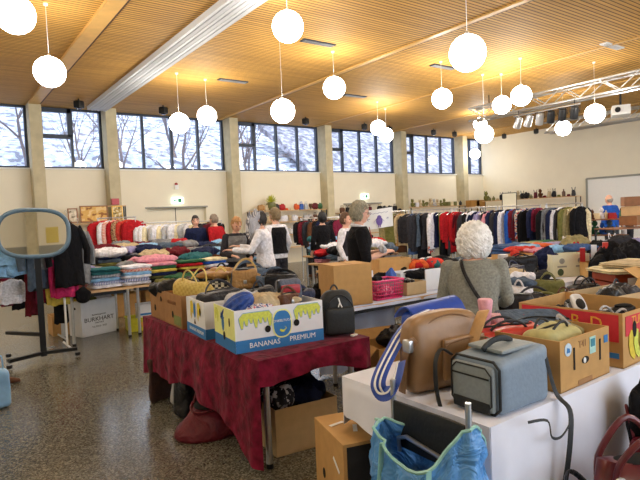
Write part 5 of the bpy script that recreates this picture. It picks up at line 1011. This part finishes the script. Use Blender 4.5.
# shelf behind the shoppers (between third and fourth column)
shelf('long shelf of bags and small goods along the window wall, behind the shoppers', (8.75, 16.1), (11.9, 16.1), [.6, 1.05, 1.5, 1.9])
stock((8.9, 16.1), (11.8, 16.1), 1.9, 14, 'the top board behind the shoppers', 'goods on the shelf behind the shoppers', ['bag', 'hat', 'jar', 'shoe'], 3); stock((8.9, 16.1), (11.8, 16.1), 1.5, 13, 'the second board behind the shoppers', 'goods on the shelf behind the shoppers', ['shoe', 'bag', 'jar'], 4, ['beige', 'white', 'cream', 'brown', 'silver', 'tan'])
stock((8.9, 16.1), (11.8, 16.1), 1.05, 12, 'the third board behind the shoppers', 'goods on the shelf behind the shoppers', ['shoe', 'bag'], 5, ['beige', 'white', 'black', 'brown', 'silver'])
shelf('shelf with small vases and boxes under the sixth window', (16.3, 16.15), (19.8, 16.15), [.9, 1.4, 1.85]); stock((16.4, 16.1), (19.7, 16.1), 1.85, 15, 'the shelf under the sixth window', 'small goods under the sixth window', ['jar', 'box', 'toy'], 6, ['cream', 'beige', 'black', 'white', 'silver', 'brown', 'olive'])
shelf('dark shelf of clothes accessories under the fifth window', (12.5, 16.15), (16.0, 16.15), [.9, 1.4, 1.72]); stock((12.6, 16.1), (15.9, 16.1), 1.72, 12, 'the shelf under the fifth window', 'goods under the fifth window', ['bag', 'hat', 'shoe'], 7, ['black', 'charcoal', 'brown', 'maroon', 'beige'])
# plant
pl = thing('potted_plant', 'yellow green flowering plant in a round brown pot on the back shelf', 'plant', (9.5, 16.1, 1.92)); pl.location.x = 9.62
MB().lathe([(.1, 0), (.17, .1), (.16, .24), (.12, .27)], n=16).build('pot', plastic('olive'), pl); g = MB()
for i in range(60):
    a = i*2.4; e = r9.uniform(.3, 1.5); d_ = V((math.cos(a)*math.cos(e), math.sin(a)*math.cos(e), math.sin(e))); q = V((0, 0, .25)); L = r9.uniform(.18, .34); g.tube([q, q+d_*L*.6, q+d_*L-V((0, 0, .02))], [.006, .022, .004], 4, .4)
g.build('leaves', mat('leaf_yellow_green', (196, 200, 60), .6, bump=0), pl)
# pictures and shelf at the left of the window wall
shelf('wall shelf with pictures and small boxes behind the red jackets', (3.0, 15.9), (4.9, 15.9), [1.2, 1.72], .3)
def frame(label, c, rz, w, h, fm, pm, inner=None, name='picture_frame', cat='picture', tilt=-.1):
    t = thing(name, label, cat, c, rz, rx=tilt); f = MB(); b = .03
    for s in (-1, 1): f.box((0, 0, h/2+s*(h/2-b/2)), (w, .03, b)); f.box((s*(w/2-b/2), 0, h/2), (b, .03, h))
    f.build('frame', fm, t, smooth=False); MB().box((0, .005, h/2), (w-.05, .01, h-.05)).build('picture_panel' if cat == 'picture' else 'mirror_glass', pm, t, smooth=False)
    if inner: inner(t)
    return t
frame('wide framed golden landscape picture on the back left shelf', (3.75, 15.85, 1.75), 0, .74, .46, WOOD, patt('golden_picture', 'blotch', [(150, 100, 60), (214, 170, 96), (226, 196, 140)], 7))
frame('small gold framed picture right of the wide golden landscape', (4.38, 15.85, 1.75), 0, .3, .44, mat('gilt', (190, 150, 70), .4, .5, bump=0), patt('small_picture', 'blotch', [(90, 90, 70), (180, 150, 90), (220, 210, 180)], 12))
frame('narrow tilted picture at the left end of the back left shelf', (3.2, 15.85, 1.75), .1, .26, .4, WOOD, patt('small_picture2', 'blotch', [(120, 110, 90), (200, 190, 170), (230, 220, 200)], 9))
tag(MB().box((0, 0, .09), (.2, .14, .18)).build('small_box', plastic('red'), None, False, (4.36, 15.98, 2.22)), 'red box on top above the small gilt picture', 'box'); shelf('upper narrow board carrying the red box', (4.1, 16.02), (4.65, 16.02), [2.2], .2)
frame('black framed standing mirror against the end wall', (20.45, 14.15, 0), -PI/2+.5, .62, 2.3, DSTEEL, MIR, None, 'standing_mirror', 'mirror', -.02)
# end wall long shelf with hats, toys, and goods
shelf('very long shelf with a row of small goods on the end wall', (20.9, 15.9), (20.9, 11.3), [.9, 1.45, 2.0], .4)
stock((20.9, 15.8), (20.9, 13.7), 2.0, 10, 'the end wall shelf, left half', 'goods on top of the end wall shelf', ['hat', 'jar', 'toy', 'bag', 'shoe'], 8, ['brown', 'olive', 'tan', 'black', 'maroon', 'beige', 'charcoal'], 1.25)
stock((20.9, 13.7), (20.9, 11.4), 2.0, 11, 'the end wall shelf, right half', 'goods on top of the end wall shelf', ['hat', 'jar', 'toy', 'bag', 'shoe'], 9, ['brown', 'olive', 'tan', 'black', 'maroon', 'beige', 'charcoal'], 1.25)
for i, (x, y, c) in enumerate([(20.6, 16.1, 'brown'), (20.2, 16.1, 'tan')]): tag(MB().box((0, 0, .15), (.6, .3, .3)).build('wicker_basket', mat('wicker', (170, 124, 60), .8, var=.3, scale=60, bump=.4), None, False, (x, 15.9, 1.76)), ('darker' if i else 'lighter')+' wicker basket in the far room corner', 'basket')
shelf('corner shelf carrying the two wicker baskets', (19.9, 15.9), (20.75, 15.9), [.9, 1.75], .35)
# toy table row on trestles (far right)
a, b_ = dp(562, 222, 12.6), dp(628, 219, 12.0)
shelf('long brown bench shelf with toys and vases before the bald man', (a.x, a.y), (b_.x, b_.y), [.5, .95, 1.3], .4, WOOD); stock((a.x, a.y), (b_.x, b_.y), 1.3, 14, 'the brown bench shelf', 'toys and vases on the brown bench shelf', ['toy', 'jar', 'toy', 'box'], 12, ['pink', 'white', 'cream', 'brown', 'blue', 'cream', 'red', 'white', 'beige', 'green'], .75)
a2, b2 = a, b_; stock((a2.x, a2.y), (b2.x, b2.y), .95, 9, 'the pile row below the brown bench shelf', 'goods below the bench shelf', ['box', 'toy', 'jar'], 14, ['blue', 'white', 'slate', 'green', 'lilac'])
# wooden boxes at the right edge
for i, (y, z, w, c) in enumerate([(208, 1.3, .5, 'r'), (200, 1.62, .5, 'p'), (194, 1.84, .55, 'r')]):
    p = dp(632, 206, 11.3); tag(MB().soft((0, 0, .14), (w*.8, .36, .2), .01, 3).build('wooden_box', PINE if c == 'p' else WOOD, None, True, (p.x, p.y, 1.13+.2*i), .3*i), ('lowest', 'middle pale', 'topmost reddish')[i]+' wooden box of the stack at the right picture edge', 'box', None)
p = dp(632, 206, 11.3); shelf('side shelf under the wooden box stack at the right edge', (p.x-.6, p.y+.3), (p.x+.6, p.y-.3), [.75, 1.13], .6, WOOD)
# ------------------------------------------------------------------ right hand tables
table('table in the right middle holding the black bags and the cream carton', 5.5, 7.9, 3.4, 4.6, .74, PINE); drape('white_cloth', 'white cloth on the table with the black handbags, right middle', WTC, 5.5, 7.9, 3.4, 4.6, .742, [((5.5, 4.6), (5.5, 3.4), .5, .5), ((5.5, 3.4), (7.9, 3.4), .2, .1)], fold=.015)
table('table at the right with fruit cartons behind the foreground', 4.05, 6.6, 1.3, 2.7, .74, PINE)
table('far right table with coats and toys', 8.4, 10.6, 3.6, 5.0, .74, PINE); table('table of folded blue and orange textiles in the far middle', 8.3, 10.3, 5.3, 6.3, .74, PINE)
bgb = dp(521, 276, 6.9); bag('handbag', 'big black boxy handbag with looping handle on the right middle table', (bgb.x, bgb.y, .752), -.6, .44, .18, .27, BK, 'tote', seed=2, hh=.05, taper=.95); ribbon([dp(512, 276, 6.5), dp(516, 284, 6.3), dp(524, 283, 6.3), dp(532, 276, 6.5)], .035, .012, 'x', BK).name = 'bag_loop'; tag(bpy.data.objects['bag_loop'], 'black leather loop hanging in front of the boxy black handbag', 'strap')
for i, (x, y, d, w, lb) in enumerate([(500, 262, 7.6, .5, 'open brown carton behind the white haired woman'), (528, 259, 7.9, .55, 'brown carton with red cloth behind the big black handbag')]):
    p = dp(x, y, d); carton(lb, (p.x, p.y, .752), -.6, w, .35, .22, KRAFT)
p = dp(522, 251, 8.1); rag('red_cloth', 'flat bright red cloth on the brown carton behind the black handbag', (p.x, p.y, .99), -.6, .5, .2, .07, cloth('coral'), 3); p = dp(540, 253, 8.0); rag('pink_cloth', 'dusty pink cloth right of the red one on the carton', (p.x, p.y, .96), -.6, .5, .2, .08, cloth('pink'), 5)
p = dp(546, 275, 7.0); rag('navy_jacket', 'navy jacket standing in a heap left of the cream carton', (p.x, p.y, .752), .4, .26, .3, .36, cloth('navy'), 4, amp=.05)
p = dp(553, 275, 6.75); cw = carton('cream carton with grey print standing on the right middle table', (p.x, p.y, .752), -.55, .48, .3, .28, mat('cream_cardboard', (226, 224, 196), .8, var=.03, bump=0)); 
for x in (.12, .36): deco(cw, 'F', ov(x, .2, .035, .035), mat('print_grey', (150, 150, 140), .8, bump=0), 'printed_circle'); deco(cw, 'F', rc(x-.06, .12, x+.06, .14), mat('print_grey', (150, 150, 140), .8, bump=0), 'printed_line')
deco(cw, 'F', ov(.1, .06, .04, .045), mat('print_dark_green', (70, 90, 60), .8, bump=0), 'printed_emblem')
p = dp(575, 250, 7.2); rag('blue_jeans', 'navy and pale blue jeans draped over the cream carton', (p.x, p.y, 1.03), -.3, .5, .2, .1, cloth('denim'), 5); p = dp(556, 252, 7.2); rag('pale_blue_shirt', 'pale blue shirt at the left end of the draped jeans', (p.x, p.y, 1.03), -.3, .26, .2, .09, cloth('light blue'), 7)
p = dp(585, 268, 6.7)
for i, c in enumerate(('red', 'white', 'coral')): tag(MB().box((0, 0, .08), (.09, .06, .17)).build('packet', plastic(c), None, False, (p.x+i*.1-.05, p.y-.09*i, .95+.03*i), .5), '%s packet standing behind the cream cloth heap, %s from left' % (c, ORD[i]), 'packet', 'packets behind the cream cloth'); 
carton('low carton under the red and white packets', (p.x-.12, p.y-.1, .752), -.6, .4, .2, .19, KRAFT)
tb2 = thing('wooden_stool', 'low pale wooden stand with a dark gap under it, before the cream carton', 'stand', (5.42, 3.62, .0), -.5); MB().box((0, 0, .72), (.7, .3, .06)).build('stand_top', mat('pale_wood', (214, 200, 152), .6, bump=0), tb2, smooth=False)
for s in (-1, 1): MB().box((s*.3, 0, .35), (.05, .26, .69)).build('leg', DSTEEL, tb2, smooth=False)
# crate with cream cloths
wc = thing('wooden_crate', 'red brown wooden crate topped with cream cloths, with a white price card', 'crate', (5.45, 2.42, .752), -.5); RW = mat('redwood', (150, 66, 40), .5, bump=0); g = MB()
for z in (.04, .12, .2): g.box((0, -.17, z), (.62, .015, .065)); g.box((0, .17, z), (.62, .015, .065)); g.box((-.31, 0, z), (.015, .34, .065)); g.box((.31, 0, z), (.015, .34, .065))
g.build('slats', RW, wc, smooth=False)
for sx in (-1, 1):
    for sy in (-1, 1): MB().box((sx*.29, sy*.15, .12), (.03, .03, .24)).build('corner_post', RW, wc, smooth=False)
MB().box((-.14, -.182, .1), (.12, .006, .2)).build('price_card', PAPER, wc, smooth=False); MB().box((0, 0, .01), (.6, .32, .015)).build('crate_floor', RW, wc, smooth=False)
for i, (x, y, z, w, c) in enumerate([(0, 0, .235, .66, 'cream'), (.1, .02, .275, .5, 'cream'), (-.08, -.03, .29, .4, 'beige')]): fold(('bottom wide cream', 'middle cream', 'top beige')[i]+' cloth on the red brown crate', (5.45+x, 2.42+y, .752+z), -.5+.3*i, cloth(c), i, w/.36, 1.4, .9, name='folded_cloth', cat='cloth')
bag('handbag', 'brown flowered bag leaning at the right end of the red brown crate', (5.78, 2.12, .752), -.5, .3, .18, .26, patt('print_brown_bag', 'blotch', [(150, 90, 70), (190, 140, 110), (110, 60, 50)], 20), 'none', seed=5)
# fruit cartons behind the foreground at right
for i, (x, y, w, d, h, rz, lb) in enumerate([(4.1, 1.95, .6, .4, .2, -.1, 'wide open brown carton with black shoes, behind the red banana carton'), (4.9, 1.75, .6, .4, .24, -.05, 'brown carton with folded rim at the right edge, second row'), (4.15, 1.4, .6, .4, .16, -.05, 'low brown carton directly behind the red banana carton'), (5.55, 1.45, .6, .4, .26, 0, 'brown carton at the right edge, third row')]):
    c_ = carton(lb, (x, y, .752), rz, w, d, h, KRAFT if i % 2 else KRAFT2, flaps=(i == 1))
for i, (x, y, c, lb) in enumerate([(4.3, 2.1, 'black', 'black boots in the wide open carton, left'), (4.55, 2.1, 'charcoal', 'dark grey boots in the wide open carton, right'), (5.1, 1.95, 'black', 'black leather lump in the second row carton'), (4.4, 1.6, 'charcoal', 'dark strappy bag in the low carton'), (5.8, 1.65, 'maroon', 'wine coloured bag in the third row carton')]): rag('leather_bundle', lb, (x, y, .78), i, .28, .22, .2, leather(c), i+2, amp=.04, cat='leather goods')
# behind the grey jacket: white papers, camera bag stuff
table('table with white papers right of the white haired woman', 3.95, 5.3, 2.75, 3.6, .74, PINE); drape('white_cloth', 'white cloth under the papers right of the white haired woman', WTC, 3.95, 5.3, 2.75, 3.6, .742, [((3.95, 3.6), (3.95, 2.75), .3, .3), ((3.95, 2.75), (5.3, 2.75), .25, .25)], fold=.012)
for i, (x, y, c, w, k, lb) in enumerate([(4.2, 3.1, 'silver', .3, 'shoulder', 'silver grey bag with dark strap right of the grey jacket'), (4.55, 3.15, 'black', .34, 'shoulder', 'black bag with long strap beside the silver grey one'), (4.3, 2.9, 'white', .26, 'flap', 'white flap bag right of the grey jacket'), (4.85, 2.95, 'olive', .3, 'tote', 'olive patterned bag left of the red brown crate'), (4.7, 3.4, 'slate', .34, 'shoulder', 'slate blue bag at the back of the paper table'), (5.1, 3.3, 'black', .36, 'duffel', 'black duffel in front of the pale wooden stand'), (4.1, 3.4, 'white', .3, 'flap', 'white bag next to the grey sleeve')]): bag('handbag', lb, (x, y, .752), i*.7, w, .16, .18, leather(c), k, seed=i, hh=.08)
for i in range(4): ribbon([dp(525+8*i, 300+2*i, 4.6), dp(535+8*i, 292+5*i, 4.5), dp(548+5*i, 297+3*i, 4.4), dp(556+4*i, 306, 4.3)], .02, .008, 'x', BK).name = 'loose_strap'
for i, o in enumerate([o for o in bpy.data.objects if o.name.startswith('loose_strap')]): tag(o, 'black loose bag strap curling before the paper table, %s from left' % ORD[i], 'strap', 'loose straps by the paper table')
# far right table heaps
r3 = random.Random(44)
for i in range(12):
    x = 8.6+(i % 4)*.5+r3.uniform(-.05, .05); y = 3.8+(i//4)*.45; c = ['black', 'black', 'white', 'cream', 'black', 'charcoal', 'lilac', 'white', 'khaki', 'beige', 'black', 'white'][i]
    rag('crumpled_garment', '%s crumpled garment, %s along %s of the far right table' % (c, ORD[i % 4], ('the near row', 'the middle row', 'the rear row')[i//4]), (x, y, .752), i, .48, .4, r3.uniform(.2, .42), cloth(c), i, 'heap on the far right table')
for i in range(9):
    x = 8.5+(i % 5)*.4; y = 5.55+(i//5)*.45; c = ['light blue', 'orange', 'lilac', 'olive', 'white', 'denim', 'denim', 'khaki', 'green'][i]
    for l in range(2): fold('%s folded textile, %s in %s row, %s, on the far middle table' % (c, ORD[i % 5], ('near', 'rear')[i//5], ('lower', 'upper')[l]), (x, y, .752+l*.11), r3.uniform(-.2, .2), cm(c), i, 1.1, 1.2, 2.0, 'textiles on the far middle table')
# coats over a chair back, far right
for i, (x, y, d) in enumerate([(610, 285, 6.3), (634, 280, 6.6)]):
    p = dp(x, y, d); rag('black_coat', ('left', 'right')[i]+' of the two black coats heaped behind the cream cloth crate', (p.x, p.y, .6), .5, .75, .4, .52, cloth('black'), i+4, amp=.06, cat='coat')
table('table carrying the two black coats', 7.0, 8.3, 1.9, 3.2, .6, PINE)
# toys and goods on the central right table
stock((6.2, 4.5), (7.8, 4.2), .76, 8, 'the rear edge of the right middle table', 'small goods on the right middle table', ['toy', 'jar', 'box'], 17, ['red', 'white', 'coral', 'blue', 'silver', 'cream'], 1.0)
stock((8.5, 4.9), (10.5, 4.9), .78, 10, 'the rear edge of the far right table', 'small goods at the far right table', ['toy', 'jar', 'box', 'bag'], 18, ['red', 'white', 'brown', 'blue', 'orange', 'cream', 'black'], 1.1)
# red caps and teal hat at the far side of the pink basket table
for i, (x, y, d, c, lb) in enumerate([(430, 262, 7.6, 'red', 'red knitted cap left of the teal one'), (441, 258, 7.8, 'coral', 'coral knitted cap behind the red one'), (452, 255, 7.6, 'teal', 'teal knitted hat beside the grey jacket shoulder'), (418, 265, 7.8, 'brown', 'brown felt cap at the left of the caps'), (448, 263, 7.3, 'orange', 'orange and brown cap below the teal one'), (404, 262, 8, 'maroon', 'maroon cap at the far left of the caps'), (395, 266, 7.9, 'charcoal', 'charcoal cap behind the pink basket')]):
    p = dp(x, y, d); p.x = min(7.1, max(5.1, p.x)); p.y = min(6.8, max(5.45, p.y)); rag('knitted_cap', lb, (p.x, p.y, .785), i, .3, .26, .17, cloth(c), i, 'knitted caps', .03, 'cap')
p1 = dp(395, 266, 8); table('table with the knitted caps', 4.95, 7.3, 5.3, 7.0, .78, PINE); carton('orange brown carton below the knitted caps', (5.05, 5.6, .782), -.3, .5, .3, .22, KRAFT)
for i in range(10):
    x = 5.5+(i % 5)*.33; y = 5.6+(i//5)*.45; c = ['black', 'charcoal', 'navy', 'black', 'slate', 'black', 'lilac', 'charcoal', 'white', 'black'][i]; rag('dark_shoe_bundle', '%s bundle on the cap table, %s of the %s row' % (c, ORD[i % 5], ('near', 'rear')[i//5]), (x, y, .782), i*.8, .28, .24, .12, cloth(c), i+9, 'dark bundles on the cap table')

# ------------------------------------------------------------------ more bags and goods in the right hand clutter
r7 = random.Random(91)
for i, (x, y, z, w, d, h, c, k, lb) in enumerate([(4.1, 2.62, .752, .3, .2, .16, 'charcoal', 'shoulder', 'charcoal bag at the rear of the wide open shoe carton'), (4.6, 2.45, .752, .3, .18, .2, 'black', 'tote', 'black bag left of the red brown crate front'), (4.95, 2.35, .752, .26, .16, .16, 'slate', 'flap', 'slate bag directly left of the red brown crate'),
        (6.3, 2.35, .752, .4, .26, .3, 'tan', 'tote', 'tan bag right of the flowered brown bag'), (6.1, 1.75, .752, .34, .24, .28, 'brown', 'flap', 'brown bag behind the third row carton'), (5.7, 3.9, .752, .3, .2, .2, 'navy', 'shoulder', 'navy bag between the jacket sleeve and boxy black handbag'), (6.9, 3.6, .752, .3, .2, .2, 'black', 'tote', 'black bag right of the cream carton'), (7.4, 3.7, .752, .34, .2, .26, 'maroon', 'flap', 'wine bag at the right end of the cream carton table'), (7.2, 4.1, .752, .4, .2, .3, 'black', 'duffel', 'black duffel behind the wine bag')]):
    bag('handbag', lb, (x, y, z), r7.uniform(-.8, .4), w, d, h, leather(c), k, seed=i*1.3, hh=.08, amp=.02)
for i, (x, y, c) in enumerate([(4.2, 3.2, 'white'), (4.45, 3.45, 'light blue'), (4.75, 3.15, 'white'), (5.05, 3.5, 'beige'), (4.95, 3.1, 'charcoal'), (4.4, 2.95, 'slate')]):
    rag('crumpled_cloth', '%s crumpled cloth among the bags right of the grey jacket, %s from left' % (c, ORD[i]), (x, y, .9), i, .26, .2, .1, cloth(c), i*2, 'cloths among the bags', .04, 'cloth')
for i, (x, y, c, lb) in enumerate([(3.3, 4.55, 'black', 'behind the large plain carton, left'), (3.6, 4.62, 'slate', 'behind the large plain carton, right'), (4.3, 4.68, 'black', 'behind the long flat carton'), (4.05, 4.35, 'grey', 'between the basket and blue strap bundle')]):
    rag('crumpled_garment', '%s crumpled garment %s' % (c, lb), (x, y, .76), i, .34, .22, .18, cloth(c), i+31, amp=.04)
for i in range(14):
    x = 5.55+(i % 7)*.36; y = 4.42-(i//7)*.3; c = ['black', 'white', 'red', 'navy', 'beige', 'charcoal', 'white', 'brown', 'black', 'coral', 'light blue', 'black', 'khaki', 'white'][i]
    rag('crumpled_garment', '%s crumpled garment, %s in the %s row on the cream carton table' % (c, ORD[i % 7], ('rear', 'front')[i//7]), (x, y, .755), i, .3, .24, r7.uniform(.1, .2), cloth(c), i+50, 'garments on the cream carton table', .04)

for i, (x, y, d, w, c, lb) in enumerate([(505, 300, 4.6, .3, 'charcoal', 'right beside the grey jacket sleeve'), (532, 304, 4.2, .28, 'black', 'just behind the slate grey flat bag'), (548, 298, 4.5, .26, 'olive', 'between the slate grey flat bag and the wide open shoe carton'), (568, 300, 4.6, .26, 'brown', 'at the left rim of the wide open shoe carton')]):
    p = dp(x, y, d); bag('handbag', '%s slouchy bag %s' % (c, lb), (p.x, p.y, .752), i*.9, w, .2, max(.14, p.z-.752), leather(c), ('shoulder', 'tote')[i % 2], seed=i+40, hh=.06, amp=.025)
